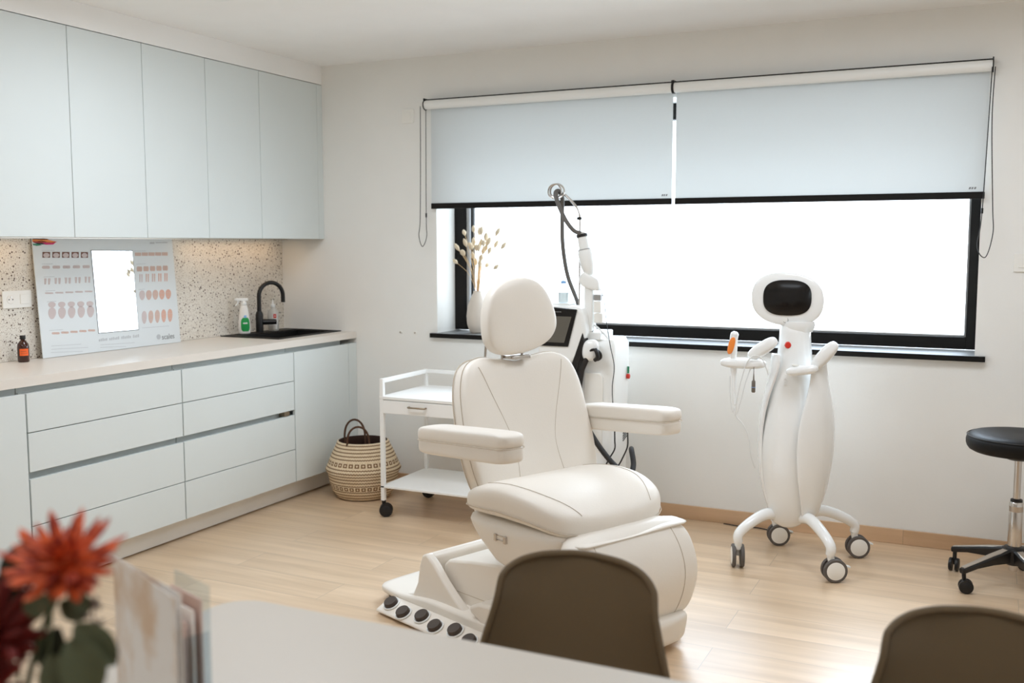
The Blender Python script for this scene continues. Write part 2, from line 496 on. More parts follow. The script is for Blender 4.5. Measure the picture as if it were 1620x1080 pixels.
def tag(o, label=None, cat=None, group=None, kind=None):
    if label: o['label'] = label
    if cat: o['category'] = cat
    if group: o['group'] = group
    if kind: o['kind'] = kind
    return o
def thing(name, label, cat, loc=(0, 0, 0), rz=0, group=None):
    o = bpy.data.objects.new(name, None)
    o.empty_display_size = 0.1
    o.location = loc; o.rotation_euler = (0, 0, rz)
    COL.objects.link(o)
    return tag(o, label, cat, group)
def struct(name, mb, material, **k):
    o = mb.build(name, material, **k); o['kind'] = 'structure'; return o
def children(o): return [c for c in bpy.data.objects if c.parent == o]
def copy_tree(o, parent=None):
    ch = children(o)
    c = o.copy(); COL.objects.link(c); c.parent = parent
    for x in ch: copy_tree(x, c)
    return c
def catmull(pts, n=8, closed=False):
    pts = [Vector(p) for p in pts]; out = []; L = len(pts)
    rng = range(L if closed else L - 1)
    for i in rng:
        if closed: p0, p1, p2, p3 = pts[(i - 1) % L], pts[i], pts[(i + 1) % L], pts[(i + 2) % L]
        else: p0, p1, p2, p3 = pts[max(i - 1, 0)], pts[i], pts[i + 1], pts[min(i + 2, L - 1)]
        for k in range(n):
            t = k / n
            out.append(0.5 * ((2 * p1) + (-p0 + p2) * t + (2 * p0 - 5 * p1 + 4 * p2 - p3) * t * t + (-p0 + 3 * p1 - 3 * p2 + p3) * t ** 3))
    if not closed: out.append(pts[-1])
    return out
def out2(pts, n=6):
    return [(p[0], p[1]) for p in catmull([(a, b, 0) for a, b in pts], n, True)]
def rrect(w, h, r, n=6, cx=0, cy=0):
    o = []
    for (sx, sy, a0) in ((1, 1, 0), (-1, 1, 90), (-1, -1, 180), (1, -1, 270)):
        for k in range(n + 1):
            a = math.radians(a0 + 90 * k / n)
            o.append((cx + sx * (w / 2 - r) + r * math.cos(a), cy + sy * (h / 2 - r) + r * math.sin(a)))
    return o
def superell(a, b, e=0.6, n=40, cx=0, cy=0):
    o = []
    for k in range(n):
        t = 2 * PI * k / n; c, s_ = math.cos(t), math.sin(t)
        o.append((cx + a * math.copysign(abs(c) ** e, c), cy + b * math.copysign(abs(s_) ** e, s_)))
    return o
class Puff:
    """a cushion: an outline in (a,b), domed by tf to one side and tb to the other, carried into space by f(a,b,h)"""
    def __init__(s, outline, tf, tb, f, e=0.55, K=9, c=None):
        s.o = outline; s.tf = tf; s.tb = tb; s.f = f; s.e = e; s.K = K
        s.c = c or (sum(p[0] for p in outline) / len(outline), sum(p[1] for p in outline) / len(outline))
    def ring(s, t):
        cc, ss = math.cos(t), math.sin(t)
        sc_ = abs(ss) ** s.e; h = abs(cc) ** s.e * (s.tf if cc > 0 else -s.tb)
        return [s.f(s.c[0] + (a - s.c[0]) * sc_, s.c[1] + (b - s.c[1]) * sc_, h) for a, b in s.o]
    def mesh(s, mb):
        ts = [PI * (k + 0.35) / (2 * s.K + 0.7 - 1 + 0.0) for k in range(2 * s.K)]
        ts = [0.04] + [PI * k / (2 * s.K) for k in range(1, 2 * s.K)] + [PI - 0.04]
        mb.rings([s.ring(t) for t in ts])
        return mb
    def at(s, a, b, lift=0.0):
        # point on the front surface above (a,b)
        da, db = a - s.c[0], b - s.c[1]
        th = math.atan2(db, da); best = None
        n = len(s.o); r = math.hypot(da, db); R = 1e9
        for i in range(n):
            x0, y0 = s.o[i][0] - s.c[0], s.o[i][1] - s.c[1]; x1, y1 = s.o[(i + 1) % n][0] - s.c[0], s.o[(i + 1) % n][1] - s.c[1]
            ex, ey = x1 - x0, y1 - y0; dx, dy = math.cos(th), math.sin(th)
            den = dx * ey - dy * ex
            if abs(den) < 1e-12: continue
            t = (x0 * ey - y0 * ex) / den; u = (x0 * dy - y0 * dx) / den
            if t > 0 and -1e-6 <= u <= 1 + 1e-6: R = min(R, t)
        q = min(0.9995, r / R)
        ang = math.asin(min(1, q ** (1 / s.e)))
        h = max(0, math.cos(ang)) ** s.e * s.tf
        return s.f(a, b, h + lift)
def seam(puff, pts, name, parent, r=0.0011, n=8, lift=0.0, material='seam'):
    cv = catmull([(a, b, 0) for a, b in pts], n)
    MB().tube([puff.at(p[0], p[1], lift) for p in cv], r, 6).build(name, material, parent)
def text_mesh(name, body, size, material, mtx, parent, extr=0.0003, align='LEFT', shear=0):
    cu = bpy.data.curves.new(name, 'FONT'); cu.body = body; cu.size = size; cu.extrude = extr; cu.align_x = align; cu.shear = shear
    t = bpy.data.objects.new(name, cu)
    me = bpy.data.meshes.new_from_object(t)
    bpy.data.objects.remove(t)
    me.transform(mtx)
    me.materials.clear(); me.materials.append(M[material])
    o = bpy.data.objects.new(name, me); COL.objects.link(o); o.parent = parent
    return o

# ================================================================= THE ROOM
XR, YB, ZC = 5.6, -6.9, 2.527
WX0, WX1, WZ0, WZ1, WD = 1.13, 4.0, 0.905, 2.205, 0.26
struct('floor', MB().box((0, YB, -0.1), (XR, 0, 0)), 'floor', smooth=False)
struct('ceiling', MB().box((-0.2, YB - 0.2, ZC), (XR + 0.2, 0.35, ZC + 0.15)), 'ceiling', smooth=False)
w = MB()
w.box((-0.2, 0, -0.1), (WX0, 0.36, ZC)); w.box((WX1, 0, -0.1), (XR + 0.2, 0.36, ZC))
w.box((WX0, 0, -0.1), (WX1, 0.36, WZ0)); w.box((WX0, 0, WZ1), (WX1, 0.36, ZC))
struct('wall_back', w, 'wall', smooth=False)
struct('wall_left', MB().box((-0.2, YB, -0.1), (0, 0, ZC)), 'wall', smooth=False)
struct('wall_front', MB().box((-0.2, YB - 0.2, -0.1), (XR + 0.2, YB, ZC)), 'wall', smooth=False)
w = MB()
w.box((XR, YB, -0.1), (XR + 0.2, -4.9, ZC)); w.box((XR, -4.1, -0.1), (XR + 0.2, 0, ZC))
w.box((XR, -4.9, -0.1), (XR + 0.2, -4.1, 1.2)); w.box((XR, -4.9, 1.8), (XR + 0.2, -4.1, ZC))
struct('wall_right', w, 'wall', smooth=False)
# small window added in the right-hand wall, out of view, for more daylight
w = MB()
for y0 in (-4.9, -4.16): w.box((XR + 0.08, y0, 1.2), (XR + 0.14, y0 + 0.06, 1.8))
w.box((XR + 0.08, -4.9, 1.2), (XR + 0.14, -4.1, 1.26)); w.box((XR + 0.08, -4.9, 1.74), (XR + 0.14, -4.1, 1.8))
pw = struct('added_window', w, 'black', bevel=0.003)
MB().box((XR + 0.105, -4.86, 1.24), (XR + 0.113, -4.12, 1.76)).build('pane', 'pane', pw, smooth=False)

struct('baseboard_back', MB().box((0.57, -0.012, 0.0), (XR, -0.0005, 0.073)), 'skirting', bevel=0.002)
struct('trim_1', MB().box((0.0, YB, 2.416), (0.336, -0.0005, ZC - 0.0005)), 'ceiling', smooth=False)
struct('trim_2', MB().box((0.0, YB, 0.921), (0.012, -0.0005, 1.484)), 'terrazzo', smooth=False)
struct('trim_3', MB().box((0.012, -0.002, 0.921), (0.0155, -0.0003, 1.484)), 'wall', smooth=False)

# window in the back wall: dark frame, clear pane, speckled sill
FY = 0.215
w = MB()
w.box((WX0, FY, 0.94), (1.205, FY + 0.07, WZ1)); w.box((3.955, FY, 0.94), (WX1, FY + 0.07, WZ1))
w.box((1.205, FY, 0.94), (3.955, FY + 0.07, 0.999)); w.box((1.205, FY, 2.12), (3.955, FY + 0.07, WZ1))
win = struct('window_1', w, 'black', bevel=0.002)
w = MB()
w.box((1.208, FY + 0.008, 1.0), (1.222, FY + 0.05, 2.12)); w.box((3.946, FY + 0.02, 1.0), (3.955, FY + 0.05, 2.12))
w.box((1.222, FY + 0.02, 0.999), (3.946, FY + 0.05, 1.008))
MB_b = w.build('glazing_bead', 'grey_plastic', win, bevel=0.001)
MB().box((1.2, FY + 0.04, 0.995), (3.96, FY + 0.05, 2.125)).build('pane', 'pane', win, smooth=False)
MB().box((1.236, FY + 0.012, 1.0), (1.248, FY + 0.04, 2.12)).build('sash_edge', 'black', win, smooth=False)
w = MB(); w.box((WX0 + .0005, -0.0, WZ0 + .0005), (WX1 - .0005, FY + 0.06, 0.934)); w.box((WX0 - 0.035, -0.03, 0.908), (WX1 + 0.045, 0.0, 0.934))
sill = w.build('window_sill', 'granite', win, bevel=0.0015)
MB().box((WX0 - 0.0352, -0.0312, 0.9078), (WX1 + 0.0452, -0.0298, 0.9335)).build('sill_edge', 'black', sill, smooth=False)

# ================================================================= WALL CABINETS
ue = [-4.9, -4.47, -4.04, -3.61, -3.18, -2.745, -2.309, -1.872, -1.440, -1.010, -0.586, -0.055]
for i in range(len(ue) - 1):
    a, b = ue[i], ue[i + 1]
    if b < -2.9: continue
    lab = {0: '', -0.055: 'white handleless wall cabinet nearest the window wall, above the black sink',
           -0.586: 'white wall cabinet second from the window wall, above the spray bottle',
           -1.010: 'white wall cabinet third from the window wall, above the poster\'s right end',
           -1.440: 'white wall cabinet fourth from the window wall, above the mirror in the poster',
           -1.872: 'white wall cabinet at the photo\'s left edge, above socket and amber bottle',
           -2.309: 'white wall cabinet just outside the left edge of the photo', -2.745: 'white wall cabinet well outside the left edge of the photo'}[b]
    t = thing('wall_cabinet', lab, 'cabinet', (0, (a + b) / 2, 1.486), 0, 'row of white wall cabinets')
    h = (b - a) / 2; H = 2.412 - 1.486
    MB().box((0.013, -h + 0.0003, 0), (0.316, h - 0.0003, H)).build('cabinet_body', 'cabinet', t, smooth=False)
    MB().box((0.318, -h + 0.0016, 0.0), (0.336, h - 0.0016, H)).build('door', 'cabinet', t, bevel=0.0008)
t = thing('filler_strip', 'narrow white filler strip between last wall cabinet and window wall', 'filler strip', (0, -0.0275, 1.486))
MB().box((0.3, -0.026, 0), (0.335, 0.0265, 0.926)).build('panel', 'cabinet', t, bevel=0.0006)
# ================================================================= BASE CABINETS
DC = 0.56
def base_unit(name, lab, a, b, kind):
    t = thing(name, lab, 'cabinet', (0, (a + b) / 2, 0), 0, 'row of white base cabinets')
    h = (b - a) / 2
    q = MB()
    if kind == 'sink':
        q.box((0.013, -h + 0.0003, 0.1), (0.5, h - 0.0003, 0.70))
    else:
        q.box((0.013, -h + 0.0003, 0.1), (0.5, h - 0.0003, 0.879))
    q.build('cabinet_body', 'cabinet_gap' if False else 'cabinet', t, smooth=False)
    if kind == 'sink': MB().box((0.488, -h + 0.0018, 0.705), (0.4995, h - 0.0018, 0.879)).build('grip_channel', 'cabinet', t, smooth=False)
    if kind == 'drawers':
        for z0, z1 in ((0.12, 0.303), (0.307, 0.500), (0.530, 0.690), (0.694, 0.853)):
            MB().box((0.54, -h + 0.0018, z0), (DC, h - 0.0018, z1)).build('drawer', 'cabinet', t, bevel=0.0008)
        MB().box((0.5005, -h + 0.0018, 0.12), (0.51, h - 0.0018, 0.853)).build('grip_channel', 'cabinet', t, smooth=False)
    else:
        MB().box((0.54, -h + 0.0018, 0.12), (DC, h - 0.0018, 0.853)).build('door', 'cabinet', t, bevel=0.0008)
    return t
base_unit('base_cabinet', 'white one-door base cabinet at the left edge, below the amber bottle', -3.2, -2.345, 'door')
base_unit('drawer_cabinet', 'white base cabinet of four drawers below the poster, left of the two', -2.341, -1.480, 'drawers')
base_unit('drawer_cabinet', 'white base cabinet of four drawers next to the sink cabinet, right of two', -1.476, -0.619, 'drawers')
base_unit('sink_cabinet', 'white base cabinet with one plain door under the black sink', -0.615, -0.088, 'sink')
t = thing('filler_strip', 'narrow white filler strip between sink cabinet and window wall', 'filler strip', (0, -0.044, 0))
MB().box((0.50, -0.0415, 0.12), (DC - 0.001, 0.0425, 0.853)).build('panel', 'cabinet', t, bevel=0.0006)
tag(MB().box((0.44, -3.2, 0.006), (0.472, -0.001, 0.0995)).build('plinth', 'plinth', None, smooth=False), 'long pale plinth board set back along the floor under the base cabinets', 'plinth')
tag(MB().box((0.515, -0.70, 0.502), (0.553, -0.655, 0.527)).build('grip_end_piece', 'nickel', None, bevel=0.001), 'small metal end piece in the grip channel of the right drawer cabinet', 'end piece')
# worktop with a cut-out for the sink
SX0, SX1, SY0, SY1 = 0.045, 0.44, -0.60, -0.02
w = MB()
w.box((0.0125, -3.2, 0.882), (DC, SY0, 0.92)); w.box((0.0125, SY1, 0.882), (DC, -0.0006, 0.92))
w.box((0.0125, SY0, 0.882), (SX0, SY1, 0.92)); w.box((SX1, SY0, 0.882), (DC, SY1, 0.92))
tag(w.build('worktop', 'counter', None, smooth=False), 'long white worktop running along the left wall over the base cabinets', 'worktop')
# sink
t = thing('sink', 'black rectangular drop-in sink let into the white worktop in the corner', 'sink', (0.2425, -0.31, 0.92))
w = MB(); hx, hy = 0.2125, 0.30
def fr(z0, z1, ix0, ix1, iy0, iy1):
    w.box((-hx, -hy, z0), (ix0, hy, z1)); w.box((ix1, -hy, z0), (hx, hy, z1))
    w.box((ix0, -hy, z0), (ix1, iy0, z1)); w.box((ix0, iy1, z0), (ix1, hy, z1))
fr(0.0003, 0.006, -0.10, 0.185, -0.27, 0.27)
w.build('rim', 'sink', t, bevel=0.0015)
w = MB()
w.box((-0.10, -0.27, -0.18), (0.185, 0.27, -0.172)); w.box((-0.10, -0.27, -0.172), (-0.094, 0.27, 0.0)); w.box((0.179, -0.27, -0.172), (0.185, 0.27, 0.0))
w.box((-0.094, -0.27, -0.172), (0.179, -0.264, 0)); w.box((-0.094, 0.264, -0.172), (0.179, 0.27, 0))
w.build('basin', 'sink', t, bevel=0.002)
MB().lathe([(0.035, -0.1715), (0.035, -0.169), (0.0, -0.168)], (0.04, 0, 0), 24, cap1=False).build('drain', 'chrome', t)
# faucet
fx, fy = 0.092, -0.335
t = thing('faucet', 'matt black gooseneck tap on the sink rim, its spout turned to the corner', 'tap', (fx, fy, 0.9263))
dirn = V(0.10, 0.265, 0).normalized()   # the spout swings along the wall
MB().lathe([(0.026, 0), (0.026, 0.004), (0.0225, 0.006), (0.0225, 0.105), (0.0165, 0.125)], (0, 0, 0), 28).build('tap_body', 'black_satin', t)
rr = 0.082
sp = [V(0, 0, 0.12), V(0, 0, 0.20)]
for k in range(0, 17):
    a = PI - PI * 1.02 * k / 16
    sp.append(dirn * (rr + rr * math.cos(a)) + V(0, 0, 0.215 + rr * math.sin(a)))
e_ = sp[-1]; sp.append(e_ + V(0, 0, -0.035))
MB().tube(sp, 0.0125, 18).build('spout', 'black_satin', t)
hd = V(0.75, 0.66, 0).normalized()
MB().cyl(hd * 0.018 + V(0, 0, 0.062), hd * 0.10 + V(0, 0, 0.062), 0.017, 0.016, 24).build('lever', 'black_satin', t, bevel=0.003)
# spray bottle
t = thing('spray_bottle', 'white trigger spray bottle with green label standing left of the black tap', 'spray bottle', (0.092, -0.472, 0.9263), 0.9)
MB().lathe([(0.030, 0), (0.034, 0.006), (0.0355, 0.04), (0.034, 0.075), (0.027, 0.115), (0.0235, 0.145), (0.019, 0.165), (0.0145, 0.175)], (0, 0, 0), 32, sx=1.05, sy=0.72).build('bottle_body', 'bottle_white', t, sub=1)
w = MB(); w.lathe([(0.0165, 0.172), (0.0165, 0.188), (0.012, 0.19), (0.011, 0.2)], (0, 0, 0), 24)
w.box((-0.055 + 0.012, -0.011, 0.196), (0.024, 0.011, 0.213)); w.box((-0.052, -0.007, 0.199), (-0.04, 0.007, 0.211))
w.build('spray_head', 'white_plastic', t, bevel=0.003)
MB().tube([V(-0.030, 0, 0.197), V(-0.036, 0, 0.182), V(-0.050, 0, 0.168)], [0.006, 0.005, 0.004], 10).build('trigger', 'white_plastic', t)
def wrap_label(pr, z0, z1, a0, a1, sx, sy, off, nm, m_, par, n=14, corner=0.3):
    q = MB(); rows = []
    K = 8
    for k in range(K + 1):
        v = k / K; z = z0 + (z1 - z0) * v
        shrink = 1 - corner * (abs(2 * v - 1) ** 5)
        r = pr(z) + off; row = []
        for i in range(n + 1):
            a = (a0 + a1) / 2 + (a1 - a0) / 2 * shrink * (2 * i / n - 1)
            row.append(V(r * sx * math.cos(a), r * sy * math.sin(a), z))
        rows.append(row)
    q.rings(rows, False, False, closed=False)
    return q.build(nm, m_, par)
lp = lambda z: 0.0352 if z < 0.075 else 0.0352 - (z - 0.075) * 0.18
wrap_label(lp, 0.018, 0.098, -2.25, -0.75, 1.05, 0.74, 0.0006, 'label', 'green_label', t, corner=0.4)
wrap_label(lp, 0.098, 0.112, -1.75, -1.25, 1.05, 0.74, 0.0007, 'label', 'blue_label', t, corner=0.4)
wrap_label(lp, 0.062, 0.070, -1.9, -1.2, 1.05, 0.74, 0.0012, 'label', 'paper_white', t)
# soap bottle
t = thing('soap_bottle', 'translucent bottle with pointed nozzle and small red square label, right of the black tap', 'bottle', (0.090, -0.205, 0.9263), 0)
MB().lathe([(0.031, 0), (0.034, 0.005), (0.034, 0.105), (0.030, 0.122), (0.013, 0.138), (0.012, 0.15)], (0, 0, 0), 32, sx=1.05, sy=0.8).build('bottle_body', 'bottle_clear', t)
MB().lathe([(0.0145, 0.146), (0.0145, 0.158), (0.006, 0.166), (0.0025, 0.19)], (0, 0, 0), 24).build('nozzle', 'white_plastic', t)
one = lambda z: 0.034
wrap_label(one, 0.012, 0.105, -1.1, -0.2, 1.05, 0.8, 0.0005, 'label', 'paper_white', t, corner=0.0)
wrap_label(one, 0.078, 0.104, -0.98, -0.42, 1.05, 0.8, 0.0010, 'label', 'red', t, corner=0.0)
for zz in (0.087, 0.094): wrap_label(one, zz, zz + 0.002, -0.85, -0.55, 1.05, 0.8, 0.0014, 'label', 'paper_white', t, corner=0.0)
# amber bottle
t = thing('amber_bottle', 'small brown glass bottle with black cap and orange label, left of the poster', 'bottle', (0.085, -1.968, 0.9203), 0)
MB().lathe([(0.022, 0), (0.025, 0.004), (0.0255, 0.065), (0.0235, 0.082), (0.014, 0.095), (0.0095, 0.1), (0.0095, 0.107)], (0, 0, 0), 36).build('bottle_body', 'amber', t)
MB().lathe([(0.0125, 0.104), (0.0125, 0.120), (0.0118, 0.121)], (0, 0, 0), 24).build('cap', 'black_plastic', t)
wrap_label(lambda z: 0.0256, 0.030, 0.062, -1.30, 0.25, 1, 1, 0.0005, 'label', 'orange_label', t, corner=0.0)
wrap_label(lambda z: 0.0256, 0.049, 0.0505, -1.1, -0.2, 1, 1, 0.0009, 'label', 'brownp', t, corner=0.0)
wrap_label(lambda z: 0.0256, 0.040, 0.0412, -1.1, 0.0, 1, 1, 0.0009, 'label', 'brownp', t, corner=0.0)
# sockets and switches
def plate(name, lab, cat, origin, axis, wdt, hgt, extras):
    """axis 'x': on the left wall facing +x; 'y': on the back wall facing -y"""
    t = thing(name, lab, cat, origin)
    f = (lambda a, b, d: V(d, a, b)) if axis == 'x' else (lambda a, b, d: V(a, -d, b))
    MB().prism(rrect(wdt, hgt, 0.006), f, 0, 0.008).build('plate', 'socket', t, bevel=0.0015)
    for e in extras: e(t, f)
    return t
def rocker(a, b, wd, hd_):
    return lambda t, f: MB().prism(rrect(wd, hd_, 0.003, cx=a, cy=b), f, 0.0082, 0.0105).build('rocker', 'socket', t, bevel=0.001)
def outlet(a, b):
    def g(t, f):
        MB().prism([(a + 0.02 * math.cos(x), b + 0.02 * math.sin(x)) for x in [2 * PI * k / 28 for k in range(28)]], f, 0.0082, 0.010).build('outlet', 'bottle_white', t, bevel=0.001)
        for d in (-0.0095, 0.0095):
            MB().prism([(a + d + 0.0028 * math.cos(x), b + 0.0028 * math.sin(x)) for x in [2 * PI * k / 12 for k in range(12)]], f, 0.0101, 0.0108).build('pin_hole', 'dark', t)
        MB().prism([(a + 0.0025 * math.cos(x), b + 0.0115 + 0.0025 * math.sin(x)) for x in [2 * PI * k / 12 for k in range(12)]], f, 0.0101, 0.014).build('earth_pin', 'chrome', t)
    return g
plate('wall_socket', 'white double plate with socket and switch on the terrazzo, above the amber bottle', 'socket', (0.0125, -1.935, 1.203), 'x', 0.152, 0.08, [outlet(-0.035, 0), rocker(0.037, 0, 0.045, 0.045)])
plate('light_switch', 'white double switch plate on the window wall at the right edge of the photo', 'switch', (4.222, -0.0005, 1.366), 'y', 0.155, 0.082, [rocker(-0.036, 0, 0.045, 0.045), rocker(0.036, 0, 0.045, 0.045)])
plate('light_switch', 'small white square plate high on the wall left of the left blind', 'switch', (0.945, -0.0005, 2.195), 'y', 0.08, 0.08, [rocker(0, 0, 0.045, 0.045)])
for xx, lab in ((0.877, 'small round pipe outlet in the wall beside the sink, left of the pair'), (0.978, 'small round pipe outlet in the wall near the window sill, right of the pair')):
    t = thing('pipe_outlet', lab, 'wall outlet', (xx, -0.0005, 0.929), 0, 'two small round outlets in the wall')
    fy_ = lambda a, b, d: V(a, -d, b)
    MB().prism([(0.013 * math.cos(x), 0.010 * math.sin(x)) for x in [2 * PI * k / 20 for k in range(20)]], fy_, 0, 0.004).build('cover', 'socket', t, bevel=0.001)
    MB().prism([(0.006 * math.cos(x), 0.005 * math.sin(x)) for x in [2 * PI * k / 16 for k in range(16)]], fy_, 0.0041, 0.006).build('stud', 'polished_alu', t)

# ---- poster board with mirror, leaning on the backsplash
PW, PH = 0.886, 0.566
lean = math.asin(0.039 / PH)
t = thing('mirror_board', 'large white printed board with a mirror in its middle, leaning behind the worktop', 'display board', (0.062, -1.845, 0.9206))
def pf(a, b, d):   # a along +y, b up the board, d towards the room
    return V(-math.sin(lean) * b + math.cos(lean) * d - 0.005, a, math.cos(lean) * b + math.sin(lean) * d + 0.0008)
MB().prism([(0, 0), (PW, 0), (PW, PH), (0, PH)], pf, 0, 0.005).build('board', 'poster', t, smooth=False)
def U(u, v):  # board pixels of the close-up crop -> (a,b): bilinear fit of the board's four corners
    TL, TR, BL, BR = (285, 85), (1370, 80), (378, 1012), (1445, 872)
    a, b = 0.5, 0.5
    for _ in range(20):
        x = (1 - a) * (1 - b) * TL[0] + a * (1 - b) * TR[0] + (1 - a) * b * BL[0] + a * b * BR[0]
        y = (1 - a) * (1 - b) * TL[1] + a * (1 - b) * TR[1] + (1 - a) * b * BL[1] + a * b * BR[1]
        a += (u - x) / 1080; b += (v - y) / 860
    return (a * PW, (1 - b) * PH)
def quad(q, pts, d0=0.0052, d1=0.0056):
    q.prism([U(*p) for p in pts], pf, d0, d1)
q = MB(); quad(q, [(700, 178), (1030, 176), (1083, 788), (765, 820)], 0.0052, 0.0062); q.build('mirror_trim', 'ink', t, smooth=False)
q = MB(); quad(q, [(706, 184), (1025, 182), (1077, 782), (769, 813)], 0.0064, 0.0072); q.build('mirror', 'mirror', t, smooth=False)
# printed rows: (u0, v0, u1, v1 of the row centre line, count, cell w, cell h, kind, material)
rows = [(385, 217, 655, 215, 5, 52, 44, 'frame', 'brownp'), (385, 312, 670, 305, 5, 55, 34, 'blob', 'pinkA'), (395, 420, 680, 405, 5, 46, 46, 'legs', 'pinkA'),
        (410, 510, 690, 495, 5, 60, 18, 'blob', 'pinkA'), (430, 600, 700, 592, 5, 50, 46, 'oval', 'pinkA'), (432, 665, 705, 650, 5, 52, 90, 'oval', 'pinkA'),
        (460, 818, 715, 795, 5, 56, 24, 'blob', 'pinkB'),
        (1075, 205, 1305, 200, 5, 52, 26, 'frame', 'pinkB'), (1088, 318, 1310, 308, 5, 48, 56, 'blob', 'pinkB'), (1100, 388, 1315, 378, 5, 30, 62, 'legs', 'pinkC'),
        (1110, 520, 1335, 508, 5, 48, 76, 'oval', 'pinkC'), (1128, 690, 1350, 670, 5, 42, 100, 'oval', 'pinkC')]
for (u0, v0, u1, v1, n, cw, ch_, kd, mm) in rows:
    for i in range(n):
        f_ = i / (n - 1); cu_, cv_ = u0 + (u1 - u0) * f_, v0 + (v1 - v0) * f_
        m_ = mm
        if mm == 'pinkC': m_ = 'pinkA' if i < 1 else ('pinkB' if i < 3 else 'pinkC')
        q = MB()
        if kd == 'frame':
            quad(q, [(cu_ - cw / 2, cv_ - ch_ / 2), (cu_ + cw / 2, cv_ - ch_ / 2), (cu_ + cw / 2, cv_ + ch_ / 2), (cu_ - cw / 2, cv_ + ch_ / 2)])
            if mm == 'brownp':
                q.cur = 1
                for k in range(1):
                    pts = [(cu_ + 21 * math.cos(x), cv_ + 3 + 18 * math.sin(x)) for x in [2 * PI * k / 16 for k in range(16)]]
                    quad(q, pts, 0.0057, 0.0060)
        elif kd == 'blob':
            for dx in (-0.22, 0.2):
                quad(q, [(cu_ + dx * cw + cw * 0.27 * math.cos(x), cv_ + ch_ * 0.45 * math.sin(x) * (1 + 0.25 * math.cos(2 * x))) for x in [2 * PI * k / 14 for k in range(14)]])
        elif kd == 'legs':
            for dx in (-0.28, 0.28):
                quad(q, [(cu_ + cw * dx - cw * 0.18, cv_ - ch_ / 2), (cu_ + cw * dx + cw * 0.18, cv_ - ch_ / 2), (cu_ + cw * dx + cw * 0.12, cv_ + ch_ / 2), (cu_ + cw * dx - cw * 0.12, cv_ + ch_ / 2)])
        else:
            quad(q, [(cu_ + cw * 0.5 * math.sin(x) * (1.0 + 0.18 * math.cos(x)), cv_ - ch_ * 0.5 * math.cos(x)) for x in [2 * PI * k / 18 for k in range(18)]])
            if ch_ > 60:
                q.cur = 1
                for s_ in (-0.2, 0.2):
                    quad(q, [(cu_ + s_ * cw + 4 * math.cos(x), cv_ - ch_ * 0.15 + 3 * math.sin(x)) for x in [2 * PI * k / 8 for k in range(8)]], 0.0057, 0.0059)
                quad(q, [(cu_ - 8, cv_ + ch_ * 0.2), (cu_ + 8, cv_ + ch_ * 0.2), (cu_ + 8, cv_ + ch_ * 0.24), (cu_ - 8, cv_ + ch_ * 0.24)], 0.0057, 0.0059)
        q.build('printed_figure', m_, t, smooth=False, mats=['pinkA' if mm == 'brownp' else 'pinkA'])
q = MB()
for (u0, v0, u1, v1) in ((430, 915, 640, 900), (430, 940, 690, 925), (430, 965, 650, 955), (780, 905, 1050, 885), (780, 925, 980, 915), (355, 183, 440, 181), (358, 286, 430, 284), (370, 385, 445, 382), (385, 492, 450, 488), (395, 575, 460, 570), (415, 795, 510, 788), (1040, 180, 1140, 178), (1060, 280, 1140, 276), (1080, 475, 1130, 470), (1110, 770, 1340, 750)):
    quad(q, [(u0, v0), (u1, v1), (u1, v1 + 3), (u0, v0 + 3)])
q.build('printed_lines', 'ink_light', t, smooth=False)
q = MB()
q.cur = 0
for k in range(24):
    u = 770 + k * 13.3; v = 872 - k * 1.6
    if k % 7 == 5: continue
    quad(q, [(u, v - 8 - (k % 3) * 3), (u + 8, v - 9 - (k % 3) * 3), (u + 8, v + 8), (u, v + 9)])
q.build('printed_caption', 'ink_light', t, smooth=False)
def board_mtx(u, v):
    a, b = U(u, v); o = pf(a, b, 0.0056); ex = (pf(a + 1, b, 0.0056) - o); ey = pf(a, b + 1, 0.0056) - o; ez = ex.cross(ey)
    m_ = Matrix((ex, ey, ez)).transposed().to_4x4(); m_.translation = o
    return m_
text_mesh('printed_word', 'scales', 0.040, 'ink', board_mtx(1278, 858), t)
q = MB()
quad(q, [(1250 + 18 * math.cos(x), 838 + 20 * math.sin(x)) for x in [2 * PI * k / 16 for k in range(16)]]); q.build('printed_logo', 'ink_light', t, smooth=False)
q = MB(); quad(q, [(1175, 112), (1215, 111), (1215, 124), (1175, 125)]); quad(q, [(1225, 111), (1330, 109), (1330, 117), (1225, 119)]); q.build('printed_heading', 'ink_light', t, smooth=False)
for nm, c_, pts in (('printed_stroke', 'dark', [(288, 92), (360, 92), (400, 98), (370, 104), (290, 100)]), ('printed_stroke', 'orange_pad', [(290, 100), (380, 98), (455, 118), (420, 128), (290, 116)]),
                    ('printed_stroke', 'red', [(292, 112), (350, 108), (390, 120), (340, 128), (294, 122)]), ('printed_stroke', 'magenta', [(350, 124), (455, 116), (430, 138), (380, 140)]),
                    ('printed_stroke', 'wire', [(296, 124), (350, 122), (385, 138), (330, 138)]), ('printed_stroke', 'green', [(292, 134), (330, 134), (355, 143), (320, 150), (295, 144)])):
    if c_ == 'magenta' and 'magenta' not in M: M['magenta'] = mat('magenta_print', (214, 40, 110), 0.6)
    q = MB(); quad(q, pts, 0.0057 + rnd.random() * 0.0004, 0.0064); q.build(nm, c_, t, smooth=False)

